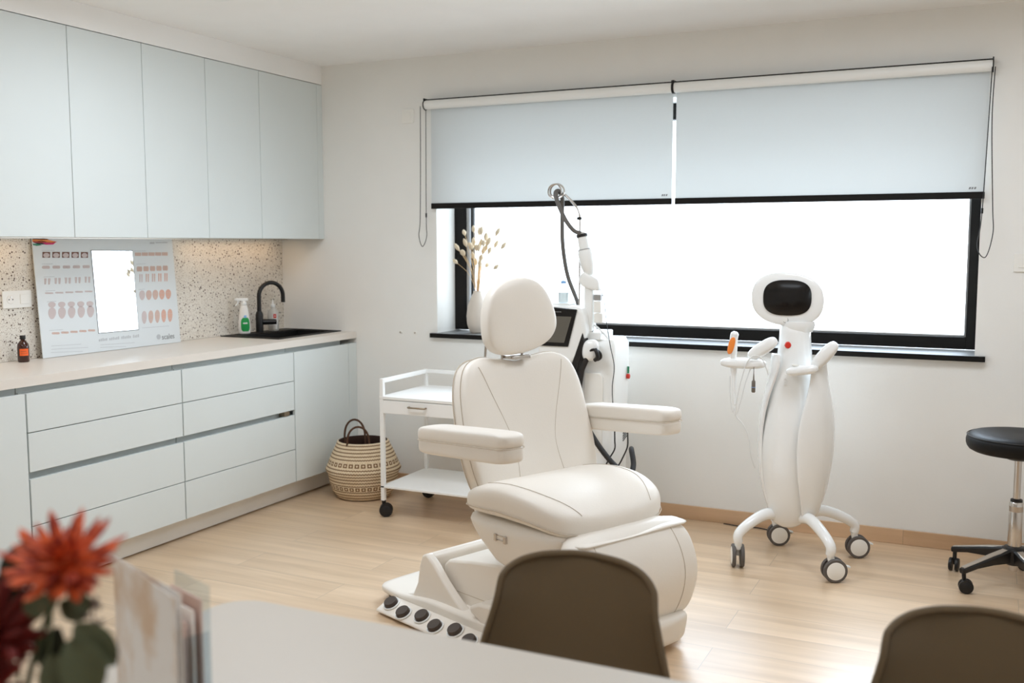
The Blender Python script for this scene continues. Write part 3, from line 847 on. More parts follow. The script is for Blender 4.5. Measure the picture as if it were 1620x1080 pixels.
# ================================================================= BLINDS
def blind(x0, x1, e0, e1, lab, chain_pts, mark_x, grp='two roller blinds over the window'):
    cx = (x0 + x1) / 2
    t = thing('roller_blind', lab, 'roller blind', (cx, -0.05, 2.245), 0, grp)
    L = (x1 - x0) / 2
    MB().cyl((-L - e0, 0, 0), (L + e1, 0, 0), 0.0255, n=28).build('roller_tube', 'white_plastic', t)
    MB().box((-L - e0, -0.004, 0.0262), (L + e1, 0.0495, 0.031)).build('dark_strip', 'dark', t, smooth=False)  # thin dark strip along the top of the tube
    yy = 0.0245
    MB().box((-L, yy - 0.0004, 1.684 - 2.245), (L, yy + 0.0004, 0.004)).build('blind_fabric', 'blind', t, smooth=False)
    MB().box((-L, yy - 0.009, 1.656 - 2.245), (L, yy + 0.005, 1.688 - 2.245)).build('bottom_bar', 'black', t, bevel=0.003)
    for s_, e_ in ((-1, -L - e0), (1, L + e1)):
        q = MB()
        pr = [(0.030 * math.cos(a), 0.030 * math.sin(a)) for a in [2 * PI * k / 24 for k in range(24)]]
        q.prism(pr, lambda a, b, d: V(d, a, b), e_ - 0.003 if s_ < 0 else e_ - 0.002, e_ + 0.002 if s_ < 0 else e_ + 0.003)
        q.box((e_ - 0.003, -0.02, 0.02), (e_ + 0.003, 0.0495, 0.036))
        q.build('bracket', 'black_plastic', t, bevel=0.001)
    q = MB()
    for k, wd in enumerate((0.008, 0.007, 0.008)):
        zz = 1.700 - 2.245; xx = mark_x - cx + k * 0.011
        q.prism([(xx, zz), (xx + wd, zz), (xx + wd + 0.003, zz + 0.010), (xx + 0.003, zz + 0.010)], lambda a, b, d: V(a, yy - 0.0006 - d, b), 0, 0.0004)
    q.build('printed_mark', 'ink', t, smooth=False)
    if chain_pts:
        cp = catmull([V(a - cx, 0 + dy, b - 2.245) for a, dy, b in chain_pts], 10)
        MB().tube(cp, 0.0022, 6).build('bead_chain', 'wire', t)
        a, dy, b = chain_pts[-2]
        MB().cyl((a - cx, dy, b - 2.245 - 0.012), (a - cx, dy, b - 2.245 + 0.012), 0.005, n=10).build('chain_joint', 'black_plastic', t)
blind(1.113, 2.546, 0.022, 0.004, 'left roller blind, pale translucent fabric half lowered over the window', [(1.075, -0.03, 2.235), (1.072, -0.028, 1.95), (1.066, -0.028, 1.60), (1.058, -0.03, 1.50), (1.075, -0.02, 1.44), (1.098, -0.01, 1.50), (1.090, 0.0, 1.62), (1.094, 0.0, 2.235)], 2.49)
blind(2.563, 4.013, 0.005, 0.012, 'right roller blind, pale translucent fabric half lowered over the window', [(4.034, -0.028, 2.235), (4.030, -0.03, 2.0), (4.048, -0.03, 1.62), (4.054, -0.03, 1.50), (4.028, -0.03, 1.392), (3.992, -0.03, 1.44), (4.006, -0.03, 1.60), (4.022, -0.03, 2.235)], 3.945)

# ================================================================= VASE WITH DRIED GRASS
vx, vy, vz = 1.345, 0.10, 0.9345
t = thing('vase', 'tall beige stoneware vase on the left end of the window sill', 'vase', (vx, vy, vz))
MB().lathe([(0.040, 0), (0.046, 0.004), (0.062, 0.05), (0.066, 0.10), (0.058, 0.16), (0.036, 0.215), (0.026, 0.235), (0.026, 0.245), (0.021, 0.245), (0.021, 0.20)], (0, 0, 0), 40, cap1=False).build('vase_body', 'vase', t, angle=80)
for i in range(36):
    a = rnd.uniform(0, 2 * PI); sp_ = abs(rnd.gauss(0.0, 0.085)) + 0.02
    if i == 0: a, sp_ = PI, 0.135
    if i == 1: a, sp_ = 0.15, 0.15
    if i == 2: a, sp_ = 0.3, 0.12
    hgt = rnd.uniform(0.42, 0.56) - sp_ * 0.25
    if i % 4 == 0: hgt -= 0.09
    dx, dy = math.cos(a) * sp_, math.sin(a) * sp_ * 0.62
    r0 = 0.012
    g = thing('dried_grass_stem', 'pale dried grass stem with a fluffy head, standing in the beige vase', 'dried grass', (vx, vy, vz + 0.05), 0, 'dried grass stems in the vase')
    p0 = V(math.cos(a + 2) * r0, math.sin(a + 2) * r0, 0); p1 = V(dx * 0.12, dy * 0.12, 0.195); p3 = V(dx, dy, hgt)
    p2 = (p1 + p3) / 2 + V(-dx * 0.12, -dy * 0.12, 0.02)
    MB().tube(catmull([p0, p1, p2, p3], 5), 0.0011, 5).build('stem', 'straw', g)
    d_ = (p3 - p2).normalized(); qm = d_.to_track_quat('Z', 'Y').to_matrix()
    hl = rnd.uniform(0.034, 0.05)
    MB().lathe([(0.002, -0.004), (0.0105, hl * 0.25), (0.0125, hl * 0.5), (0.008, hl * 0.85), (0.001, hl * 1.05)], p3, 12, qm).build('flower_head', 'dry', g)

# ================================================================= TROLLEY
t = thing('trolley', 'white metal trolley with a drawer and a low shelf, left of the treatment chair', 'trolley', (1.165, -0.655, 0))
TW, TD = 0.57, 0.455
for i, (x, y) in enumerate(((0, 0), (TW, 0), (0, TD), (TW, TD))):
    hgt = 0.745
    MB().box((x - 0.011, y - 0.011, 0.088), (x + 0.011, y + 0.011, hgt)).build('post', 'trolley', t, bevel=0.002)
q = MB()
q.box((-0.010, -0.008, 0.722), (0.010, TD + 0.008, 0.744)); q.box((TW - 0.010, -0.008, 0.722), (TW + 0.010, TD + 0.008, 0.744)); q.box((0.0, TD - 0.008, 0.724), (TW, TD + 0.008, 0.744))
q.build('guard_rail', 'trolley', t, bevel=0.002)
MB().box((-0.011, -0.012, 0.636), (TW + 0.011, TD + 0.011, 0.652)).build('top', 'trolley', t, bevel=0.002)
MB().box((0.0115, 0.0, 0.570), (TW - 0.0115, TD - 0.012, 0.6355)).build('drawer_case', 'trolley', t, smooth=False)
dr = MB().box((0.012, -0.013, 0.563), (TW - 0.012, -0.0005, 0.632)).build('drawer', 'trolley', t, bevel=0.0015)
hw = 0.225
MB().tube([V(hw - 0.05, -0.012, 0.606), V(hw - 0.05, -0.030, 0.606), V(hw - 0.044, -0.034, 0.606), V(hw + 0.044, -0.034, 0.606), V(hw + 0.05, -0.030, 0.606), V(hw + 0.05, -0.012, 0.606)], 0.0045, 10).build('handle', 'nickel', dr)
MB().box((-0.011, -0.011, 0.158), (TW + 0.011, TD + 0.011, 0.170)).build('shelf', 'trolley', t, bevel=0.002)
MB().box((TW / 2 - 0.008, TD - 0.004, 0.17), (TW / 2 + 0.008, TD + 0.006, 0.637)).build('back_strut', 'trolley', t, bevel=0.001)
def twin_caster(par, x, y, r, ang, top, wheel='black_plastic', hub='black_plastic', gap=0.016, wt=0.013, fork='black_plastic', name='caster', brake=False, hubr=0.72):
    m3 = Matrix.Rotation(ang, 3, 'Z')
    off = m3 @ V(r * 0.35, 0, 0); c = V(x, y, r) + off
    ax = m3 @ V(0, 1, 0)
    q = MB()
    for s_ in (-1, 1):
        a = c + ax * s_ * gap / 2; b = c + ax * s_ * (gap / 2 + wt)
        qm = (b - a).to_track_quat('Z', 'Y').to_matrix()
        q.lathe([(r * 0.5, 0), (r * 0.93, 0.0), (r, wt * 0.25), (r, wt * 0.75), (r * 0.94, wt), (r * hubr, wt)], a, 28, qm)
    w_ = q.build(name, wheel, par)
    for s_ in (-1, 1):
        a = c + ax * s_ * (gap / 2 + wt - 0.001); b = c + ax * s_ * (gap / 2 + wt + 0.0015)
        qm = (b - a).to_track_quat('Z', 'Y').to_matrix()
        MB().lathe([(r * hubr, 0), (r * hubr, 0.001), (r * hubr * 0.9, 0.0025), (0.002, 0.003)], a, 24, qm).build('hub_cap', hub, w_)
    q = MB()
    q.tube([c, c + V(0, 0, r * 0.7), V(x, y, r * 1.75) + off * 0.3, V(x, y, top)], [gap * 0.4, gap * 0.45, gap * 0.7, gap * 0.75], 14)
    q.build('fork', fork, w_)
    if brake:
        MB().box((-0.5 * gap, -0.004, -0.003), (0.5 * gap, 0.032, 0.004), Matrix.Translation(c + V(0, 0, r * 0.55)) @ Matrix.Rotation(ang - PI / 2, 4, 'Z') @ Matrix.Rotation(-0.25, 4, 'X') @ Matrix.Translation(V(0, r * 0.75, 0))).build('brake_lever', 'white_plastic', w_, bevel=0.002)
    return w_
for i, (x, y) in enumerate(((0, 0), (TW, 0), (0, TD), (TW, TD))):
    twin_caster(t, x, y, 0.036, (0.5, 0.9, 0.2, 2.6)[i], 0.089, hub='grey_plastic' if False else 'black_plastic')

# ================================================================= BASKET
t = thing('basket', 'round woven seagrass belly basket with patterned bands and brown handles, in the corner', 'basket', (0.812, -0.32, 0))
prof = [(0.135, 0.0), (0.152, 0.006), (0.178, 0.04), (0.195, 0.09), (0.203, 0.140), (0.218, 0.165), (0.210, 0.183), (0.197, 0.215), (0.178, 0.26), (0.158, 0.300), (0.148, 0.325), (0.140, 0.328), (0.136, 0.31), (0.15, 0.27), (0.17, 0.2), (0.165, 0.08), (0.12, 0.03)]
MB().lathe(prof[:12], (0, 0, 0), 64, cap1=False).build('basket_body', 'basket', t, angle=80)
MB().lathe(list(reversed(prof[11:])), (0, 0, 0), 48, cap1=False).build('lining', 'basket_in', t, angle=80)
for (px, py) in ((-0.075, 0.04), (0.09, -0.06)):
    ctr = V(px, py, 0.0).normalized(); tn = V(-ctr.y, ctr.x, 0)
    if px > 0: tn = V(0.85, 0.5, 0).normalized()
    base_c = ctr * 0.128 if px < 0 else V(0.045, -0.115, 0)
    if px < 0: base_c = V(-0.07, 0.02, 0); tn = V(0.9, 0.3, 0).normalized()
    pts = []
    for k in range(15):
        a = PI * k / 14
        pts.append(base_c + tn * (-0.062 * math.cos(a)) + V(0, 0, 0.325 + (0.112 if px < 0 else 0.10) * math.sin(a) ** 0.8))
    pts = [pts[0] + V(0, 0, -0.03)] + pts + [pts[-1] + V(0, 0, -0.03)]
    MB().tube(pts, 0.0062, 8).build('handle', 'handle_leather', t)
# skirting cable on the floor by the back wall
tag(MB().tube(catmull([V(2.85, -0.03, 0.004), V(2.95, -0.045, 0.004), V(3.03, -0.035, 0.004), V(3.12, -0.06, 0.004), V(3.2, -0.05, 0.004)], 6), 0.003, 6).build('floor_cable', 'wire'), 'thin dark cable lying on the floor along the skirting behind the slimming device', 'cable')

# ================================================================= TREATMENT CHAIR
CA = math.radians(-25)
chair = thing('treatment_chair', 'cream leatherette electric treatment chair in the middle of the room', 'treatment chair', (2.532, -1.668, 0), CA)
# seat
so = out2([(-0.10, -0.26), (-0.02, -0.315), (0.12, -0.318), (0.28, -0.30), (0.39, -0.25), (0.435, -0.12), (0.44, 0.0), (0.435, 0.12), (0.39, 0.25), (0.28, 0.30), (0.12, 0.318), (-0.02, 0.315), (-0.10, 0.26), (-0.13, 0.0)], 4)
def seat_f(a, b, h):
    lift = 0.018 * math.sin(max(0, min(1, (a + 0.1) / 0.54)) * PI) + 0.05 * max(0, 1 - ((a - 0.22) / 0.30) ** 2) * 0.35
    side = 0.03 * (abs(b) / 0.31) ** 2 * max(0, 1 - abs(a - 0.12) / 0.36)
    drop = 0.035 * (max(0, a - 0.22) / 0.22) ** 2
    return V(a, b, 0.505 + h + lift * (1 if h > 0 else 0.2) + side * 0.4 - drop)
seat = Puff(so, 0.062, 0.05, seat_f, 0.55, 8)
so_ = seat.mesh(MB()).build('seat', 'leather', chair, sub=1)
seam(seat, [(-0.06, 0.235), (0.12, 0.25), (0.28, 0.235), (0.41, 0.17)], 'seam', so_, lift=0.0005)
seam(seat, [(-0.06, -0.235), (0.12, -0.25), (0.28, -0.235), (0.41, -0.17)], 'seam', so_, lift=0.0005)
# rim seam round the seat
ring_ = [seat_f(-0.13 + (a + 0.13) * 1.0, b * 1.001, -0.012) for a, b in so]
MB().tube(ring_ + [ring_[0]], 0.0018, 6).build('seam', 'seam', so_)
# upholstered pan below the seat
rs = []
for z, k, sh in ((0.478, 0.985, 0.0), (0.45, 0.97, 0.0), (0.41, 0.90, 0.01), (0.36, 0.78, 0.03), (0.315, 0.66, 0.05), (0.30, 0.60, 0.05)):
    rs.append([V(0.15 + (a - 0.15) * k * (1.0 if a > 0.15 else k ** 0.6) + sh * (0.6), b * (0.98 if k > 0.9 else 0.98 - (0.9 - k) * 0.35), z) for a, b in so])
MB().rings(rs).build('seat_pan', 'leather', chair, sub=1)
q = MB(); q.box((0.11, -0.312, 0.425), (0.175, -0.298, 0.430)); q.box((0.11, -0.318, 0.405), (0.122, -0.298, 0.432)); q.box((0.163, -0.318, 0.405), (0.175, -0.298, 0.432)); q.box((0.122, -0.312, 0.408), (0.163, -0.304, 0.412))
q.build('socket_bracket', 'chrome', chair, bevel=0.001)
# backrest
bo = out2([(-0.235, 0.0), (-0.285, 0.06), (-0.305, 0.18), (-0.302, 0.33), (-0.288, 0.45), (-0.25, 0.53), (-0.175, 0.562), (-0.07, 0.552), (0.0, 0.542), (0.07, 0.552), (0.175, 0.562), (0.25, 0.53), (0.288, 0.45), (0.302, 0.33), (0.305, 0.18), (0.285, 0.06), (0.235, 0.0), (0.0, -0.02)], 4)
BT = math.radians(17.5)
def back_f(a, b, h):
    h2 = h + 0.30 * a * a * (1 if h > 0 else 0.9) - 0.012 * math.sin(min(1, max(0, b / 0.56)) * PI)
    return V(-0.055 - math.sin(BT) * b + math.cos(BT) * h2, a * 1.03 + 0.032, 0.475 + math.cos(BT) * b + math.sin(BT) * h2)
back = Puff(bo, 0.062, 0.075, back_f, 0.42, 8, c=(0, 0.27))
bk = back.mesh(MB()).build('backrest', 'leather', chair, sub=1)
for s_ in (-1, 1):
    seam(back, [(s_ * 0.205, 0.52), (s_ * 0.17, 0.42), (s_ * 0.125, 0.30), (s_ * 0.10, 0.2), (s_ * 0.11, 0.08), (s_ * 0.12, 0.02)], 'seam', bk, lift=0.0004)
rg = [back_f(a * 1.003, 0.27 + (b - 0.27) * 1.003, -0.028) for a, b in bo]
MB().tube(rg + [rg[0]], 0.0022, 6).build('seam', 'seam', bk)
rg = [back_f(a * 0.998, 0.27 + (b - 0.27) * 0.998, 0.018) for a, b in bo]
MB().tube(rg + [rg[0]], 0.0016, 6).build('seam', 'seam', bk)
# backrest hinge arms
for s_ in (-1, 1):
    MB().tube([V(-0.09, s_ * 0.2, 0.52), V(-0.13, s_ * 0.2, 0.45), V(0.0, s_ * 0.2, 0.42)], 0.018, 10).build('hinge_arm', 'chair_shell', chair)
# headrest
ho = out2([(0.0, 0.152), (0.070, 0.143), (0.125, 0.112), (0.162, 0.055), (0.180, -0.015), (0.175, -0.075), (0.135, -0.118), (0.07, -0.138), (0.0, -0.143), (-0.07, -0.138), (-0.135, -0.118), (-0.170, -0.075), (-0.172, -0.02), (-0.156, 0.050), (-0.122, 0.110), (-0.070, 0.142)], 3)
HT = math.radians(4)
def head_f(a, b, h):
    h2 = h + (0.25 * a * a if h > 0 else 0.2 * a * a)
    rl = math.radians(9); a_, b_ = a * math.cos(rl) - b * math.sin(rl), a * math.sin(rl) + b * math.cos(rl)
    return V(-0.165 - math.sin(HT) * b_ + math.cos(HT) * h2, a_ + 0.022, 1.170 + math.cos(HT) * b_ + math.sin(HT) * h2)
head = Puff(ho, 0.036, 0.062, head_f, 0.55, 8)
hh = head.mesh(MB()).build('headrest', 'leather', chair, sub=1)
rg = [head_f(a * 0.955, b * 0.955, -0.03) for a, b in ho]
MB().tube(rg + [rg[0]], 0.0018, 6).build('seam', 'seam', hh)
q = MB()
for y in (-0.03, 0.07): q.cyl((-0.20, y, 0.93), (-0.19, y, 1.10), 0.006, n=12)
q.box((-0.195, -0.025, 1.008), (-0.135, 0.065, 1.020)); q.cyl((-0.15, -0.03, 1.016), (-0.15, 0.07, 1.016), 0.007, n=12)
q.build('headrest_bracket', 'chrome', chair, bevel=0.001)
q = MB(); q.cyl((-0.20, -0.115, 0.97), (-0.19, -0.112, 1.10), 0.005, n=10); q.build('headrest_rod', 'chrome', chair)
# armrests
def arm(yc, inner):
    ax0, ax1 = -0.20, 0.335; ln = ax1 - ax0; cx = (ax0 + ax1) / 2
    sl = math.radians(4.5)
    def tf(a, b, h, zc):
        u = a - ax1
        return V(ax1 + u * math.cos(sl) - 0.0, yc + b, zc + h + u * math.sin(sl))
    def w_(a):  # slight taper of the pad towards the back
        return 1.0
    o = [(cx + x, y) for x, y in rrect(ln, 0.11, 0.045, 6)]
    body = Puff([(cx + x * 0.992, y * 0.97) for x, y in rrect(ln, 0.11, 0.045, 6)], 0.034, 0.030,
                lambda a, b, h: tf(a, b * (1.0), h * (1.0 if h > 0 else 1.0 - 0.55 * max(0, (ax0 + 0.10 - a) / 0.10) ** 1.5 - 0.12 * math.sin(max(0, min(1, (a - ax0) / ln)) * PI)), 0.757), 0.28, 6)
    bdy = body.mesh(MB()).build('armrest', 'leather', chair, sub=1)
    pad = Puff(o, 0.034, 0.022, lambda a, b, h: tf(a, b, h, 0.800), 0.36, 6)
    pd = pad.mesh(MB()).build('armrest_pad', 'leather', bdy, sub=1)
    rg = [tf(a, b * 1.0, 0, 0.781) for a, b in o]
    MB().tube(rg + [rg[0]], 0.0014, 6).build('seam', 'seam', pd)
    MB().tube([V(ax0 + 0.09, yc - 0.02 * inner, 0.745), V(-0.12, yc - inner * 0.07, 0.74), V(-0.13, yc - inner * 0.14, 0.74)], 0.016, 10).build('armrest_bracket', 'chrome', bdy)
arm(-0.395, -1)
arm(0.395, 1)
# leg rest and foot rest
lo_ = out2([(-0.285, 0.02), (-0.30, 0.12), (-0.298, 0.24), (-0.28, 0.335), (-0.20, 0.375), (0.0, 0.385), (0.20, 0.375), (0.28, 0.335), (0.298, 0.24), (0.30, 0.12), (0.285, 0.02), (0.15, -0.005), (0.0, -0.012), (-0.15, -0.005)], 4)
def leg_f(a, b, h):
    bend = 0.05 * math.sin(max(0, min(1, b / 0.38)) * PI)
    return V(0.465 + bend + h - 0.05 * (b / 0.38) ** 3 - 0.03 * (1 - b / 0.38), a + 0.0, 0.095 + b)
leg = Puff(lo_, 0.062, 0.06, leg_f, 0.45, 8, c=(0, 0.18))
lg = leg.mesh(MB()).build('leg_rest', 'leather', chair, sub=1)
for s_ in (-1, 1): seam(leg, [(s_ * 0.19, 0.35), (s_ * 0.20, 0.2), (s_ * 0.19, 0.02)], 'seam', lg, lift=0.0004)
fo = out2([(-0.25, 0.0), (-0.262, 0.05), (-0.255, 0.11), (-0.20, 0.125), (0.0, 0.128), (0.20, 0.125), (0.255, 0.11), (0.262, 0.05), (0.25, 0.0), (0.17, -0.012), (0.0, -0.015), (-0.17, -0.012)], 4)
foot = Puff(fo, 0.075, 0.07, lambda a, b, h: V(0.462 + h + 0.02 * b / 0.12, a, -0.004 + 0.035 + b * 0.86), 0.5, 6, c=(0, 0.055))
foot.mesh(MB()).build('foot_rest', 'leather', chair, sub=1)
# loose leatherette flap between seat and leg rest
fl = []
for i in range(9):
    y = -0.26 + 0.56 * i / 8
    k = 0.006 * math.sin(i * 1.9)
    fl.append([V(0.36, y, 0.446), V(0.41, y, 0.456 + k), V(0.45, y, 0.457 - k), V(0.485, y, 0.454 + 0.006 * math.cos(i)), V(0.500, y, 0.448), V(0.485, y, 0.441), V(0.44, y, 0.438), V(0.38, y, 0.436)])
MB().rings(fl).build('flap', 'leather', chair, sub=1)
# base: housing with sloping end wall, lift arm, foot controls
BR = Matrix.Rotation(math.radians(4), 3, 'Z')
def BP(x, y, z): return BR @ V(x, y, z)
# low foot plate: plan outline extruded with rounded top
po = out2([(-0.66, -0.20), (-0.64, -0.285), (-0.56, -0.315), (-0.3, -0.325), (0.1, -0.325), (0.42, -0.31), (0.46, -0.25), (0.47, 0.0), (0.46, 0.25), (0.42, 0.31), (0.1, 0.325), (-0.3, 0.325), (-0.56, 0.315), (-0.64, 0.285), (-0.66, 0.20), (-0.665, 0.0)], 4)
def zt(x):
    return 0.062 if x < -0.5 else 0.062 + 0.03 * min(1, (x + 0.5) / 0.2)
rs = []
for k, zf, z0 in ((0.97, 0, 0.03), (0.995, 0, 0.036), (1.0, 0.5, 0), (0.995, 0.85, 0), (0.97, 1.0, 0)):
    rs.append([BP(x * k, y * k, z0 if zf == 0 else 0.036 + (zt(x) - 0.036) * zf) for x, y in po])
MB().rings(rs).build('base_plate', 'chair_shell', chair, sub=1)
MB().rings([[BP(x * k, y * k, z) for x, y in po] for k, z in ((0.90, 0.004), (0.95, 0.012), (0.95, 0.03))]).build('base_underside', 'dark_rubber', chair, sub=0)
# housing shell: end wall + two side walls, cut on a slant (side profile)
side = [(-0.47, 0.060), (-0.415, 0.075), (-0.385, 0.13), (-0.372, 0.20), (-0.355, 0.245), (-0.32, 0.262), (-0.22, 0.285), (-0.05, 0.315), (0.16, 0.33), (0.36, 0.33), (0.40, 0.10), (0.40, 0.05), (-0.2, 0.05)]
def wall_mesh(prof, y0, y1, nm, mm, bev=0.012):
    q = MB(); q.prism(prof, lambda a, b, d: BP(a, d, b), y0, y1)
    return q.build(nm, mm, chair, bevel=bev, seg=3)
near = [(-0.47, 0.060), (-0.415, 0.075), (-0.385, 0.13), (-0.372, 0.20), (-0.355, 0.245), (-0.33, 0.256), (-0.285, 0.225), (-0.22, 0.165), (-0.15, 0.11), (-0.08, 0.072), (-0.06, 0.05), (-0.3, 0.05)]
wall_mesh(near, -0.30, -0.262, 'housing_side', 'chair_shell')
wall_mesh([(-0.47, 0.060), (-0.415, 0.075), (-0.385, 0.13), (-0.372, 0.20), (-0.355, 0.245), (-0.33, 0.256), (-0.305, 0.24), (-0.30, 0.05)], -0.275, 0.30, 'housing_end', 'chair_shell')
wall_mesh(side, 0.262, 0.30, 'housing_side', 'chair_shell_bright')
# lift arm cover inside the housing
wall_mesh([(-0.292, 0.07), (-0.286, 0.215), (-0.26, 0.236), (-0.12, 0.262), (0.06, 0.285), (0.18, 0.33), (0.36, 0.33), (0.36, 0.07)], -0.245, 0.195, 'lift_arm_cover', 'chair_shell', 0.01)
q = MB(); q.prism([(-0.28, 0.125), (0.10, 0.125), (0.10, 0.1275), (-0.28, 0.1275)], lambda a, b, d: BP(a, d, b), -0.2458, -0.244); q.build('seam', 'seam', chair)
wall_mesh([(-0.30, 0.06), (0.36, 0.06), (0.36, 0.08), (-0.30, 0.08)], -0.262, 0.262, 'base_gap', 'dark', 0.0)
wall_mesh([(-0.298, 0.08), (-0.298, 0.232), (-0.26, 0.245), (-0.12, 0.271), (0.1, 0.298), (0.1, 0.08)], 0.1955, 0.2615, 'slot_shade', 'dark', 0.0)  # solid dark filler, colours in the shade of the gap beside the cover
# front cover of the column
q = MB(); q.prism(rrect(0.34, 0.40, 0.06, 6, cx=0.2, cy=0), lambda a, b, d: BP(a, b, d), 0.33 - 0.01, 0.345); q.build('column_top', 'chair_shell', chair)
wall_mesh([(0.0, 0.085), (-0.045, 0.10), (-0.055, 0.125), (0.0, 0.150), (0.2, 0.165), (0.40, 0.16), (0.44, 0.12), (0.44, 0.06), (0.0, 0.06)], -0.322, -0.246, 'side_cover', 'chair_shell', 0.012)
# foot controls along the near side: angled rail with round buttons
pr = MB(); y0 = -0.322
prof = [(-0.322, 0.050), (-0.355, 0.048), (-0.415, 0.018), (-0.415, 0.008), (-0.322, 0.008)]
def ped(a, b, d): return BP(d, a, b)
pr.prism([(a, b) for a, b in prof], ped, -0.505, 0.30)
pb = pr.build('foot_control_rail', 'chair_shell', chair, bevel=0.006, seg=3)
nrm = V(0, -0.447, 0.894)
for k in range(8):
    xk = -0.455 + k * 0.097
    c = BP(xk, -0.385 + (0.012 if k % 2 == 0 else -0.004), 0.033 + (0.006 if k % 2 == 0 else -0.002)) + BR @ nrm * 0.004
    qm = (BR @ nrm).to_track_quat('Z', 'Y').to_matrix()
    q = MB(); q.torus(c, 0.0315, 0.0035, qm, 28, 6); q.build('button_collar', 'chair_shell_bright', pb)
    q = MB(); q.lathe([(0.027, -0.006), (0.027, 0.014), (0.025, 0.017), (0.0, 0.017)], c, 28, qm, cap1=False); bt = q.build('foot_button', 'dark_rubber', pb)
for k in range(5):
    xk = -0.40 + k * 0.095
for (x, y) in ((-0.58, -0.23), (-0.58, 0.23), (0.4, -0.23), (0.4, 0.23)):
    p = BP(x, y, 0)
    q = MB(); q.cyl(p + BR @ V(0, -0.012, 0.022), p + BR @ V(0, 0.012, 0.022), 0.022, n=20); q.build('caster', 'black_plastic', chair)

# ================================================================= LASER CART (behind the chair)
LY = -0.50
cart = thing('laser_device', 'white laser device on a cart with tilted black touchscreen, behind the treatment chair', 'beauty device', (2.30, -0.42, 0))
def LP(x, y, z): return V(x - 2.30, y + 0.42, z)
q = MB()
rs = []
for z, x0, x1, y0, y1 in ((0.06, 2.19, 2.395, -0.53, -0.26), (0.30, 2.20, 2.398, -0.52, -0.26), (0.60, 2.215, 2.402, -0.50, -0.25), (0.86, 2.22, 2.405, -0.50, -0.25), (0.955, 2.225, 2.405, -0.49, -0.25), (0.985, 2.24, 2.392, -0.47, -0.27)):
    rs.append([LP(cx_, cy_, z) for cx_, cy_ in rrect(x1 - x0, y1 - y0, 0.03 if z < 0.98 else 0.02, 5, (x0 + x1) / 2, (y0 + y1) / 2)])
body = MB().rings(rs).build('cart_body', 'white_plastic', cart, bevel=0.004, angle=50)
MB().prism([(2.255, 0.42), (2.352, 0.42), (2.352, 0.80), (2.337, 0.82), (2.255, 0.82)], lambda a, b, d: LP(a, d, b), -0.512, -0.494).build('service_panel', 'socket', cart, bevel=0.004)
MB().box(LP(2.21, -0.523, 0.335), LP(2.38, -0.521, 0.338)).build('panel_gap', 'ink', cart, smooth=False)
# ventilation slots on the right flank corner
q = MB()
for k in range(8):
    z = 0.555 - k * 0.0125
    q.box((-0.0015, -0.030, -0.0016), (0.0015, 0.030, 0.0016), Matrix.Translation(LP(2.403, -0.315, z)) @ Matrix.Rotation(0.30, 4, 'X'))
q.build('vent_slots', 'black_plastic', cart, smooth=False)
# console head
cq = [(2.02, 0.93), (2.06, 1.152), (2.235, 1.148), (2.262, 1.125), (2.275, 1.02), (2.235, 0.90), (2.19, 0.845), (2.02, 0.85)]
MB().prism(cq, lambda a, b, d: LP(a, d, b), -0.55, -0.38).build('console', 'white_plastic', cart, bevel=0.018, seg=4)
sq = [(2.025, 0.948), (2.058, 1.146), (2.234, 1.134), (2.186, 0.948)]
scr = MB().prism(sq, lambda a, b, d: LP(a, d, b), -0.557, -0.549).build('touchscreen', 'screen', cart, bevel=0.004)
sq2 = [(2.045, 0.968), (2.066, 1.098), (2.205, 1.098), (2.166, 0.968)]
MB().prism(sq2, lambda a, b, d: LP(a, d, b), -0.5578, -0.5572).build('display', 'screen_lit', scr, smooth=False)
q = MB()
for k in range(5): q.box(LP(2.108 + k * 0.009, -0.5579, 1.118), LP(2.108 + k * 0.009 + 0.006, -0.5572, 1.122))
q.build('maker_mark', 'ink', scr, smooth=False)
MB().prism([(2.205, 0.87), (2.262, 1.03), (2.268, 0.96), (2.235, 0.84), (2.20, 0.72), (2.175, 0.72)], lambda a, b, d: LP(a, d, b), -0.552, -0.46).build('dark_flank', 'black_plastic', cart, bevel=0.006)
# neck lower part
rs = []
for z, x0, x1 in ((0.10, 2.03, 2.21), (0.5, 2.04, 2.21), (0.86, 2.04, 2.215)):
    rs.append([LP(a, b, z) for a, b in rrect(x1 - x0, 0.30, 0.04, 5, (x0 + x1) / 2, -0.36)])
MB().rings(rs).build('cart_front', 'white_plastic', cart, bevel=0.004)
# handpiece cradle and handpiece
hp = Puff(superell(0.042, 0.055, 0.8, 28), 0.03, 0.03, lambda a, b, h: LP(2.298 + a + b * 0.1, -0.535 - h, 0.935 + b), 0.8, 6)
hpo = hp.mesh(MB()).build('handpiece', 'gloss_white', cart, sub=1)
MB().torus(LP(2.326, -0.548, 0.915), 0.030, 0.007, Matrix.Rotation(PI / 2, 3, 'X') @ Matrix.Rotation(0.5, 3, 'X'), 26, 8).build('grip_ring', 'black_plastic', hpo)
MB().tube(catmull([LP(2.335, -0.57, 0.945), LP(2.345, -0.575, 0.93), LP(2.347, -0.57, 0.905), LP(2.33, -0.565, 0.89)], 6), 0.010, 10).build('trigger', 'black_plastic', hpo)
MB().tube(catmull([LP(2.285, -0.545, 0.90), LP(2.268, -0.55, 0.86), LP(2.255, -0.55, 0.82), LP(2.245, -0.555, 0.70), LP(2.27, -0.56, 0.60), LP(2.34, -0.565, 0.49), LP(2.42, -0.57, 0.40), LP(2.485, -0.57, 0.352), LP(2.515, -0.55, 0.345), LP(2.512, -0.50, 0.38), LP(2.485, -0.45, 0.435), LP(2.46, -0.38, 0.43)], 8), 0.0135, 12).build('umbilical_hose', 'wire', cart)
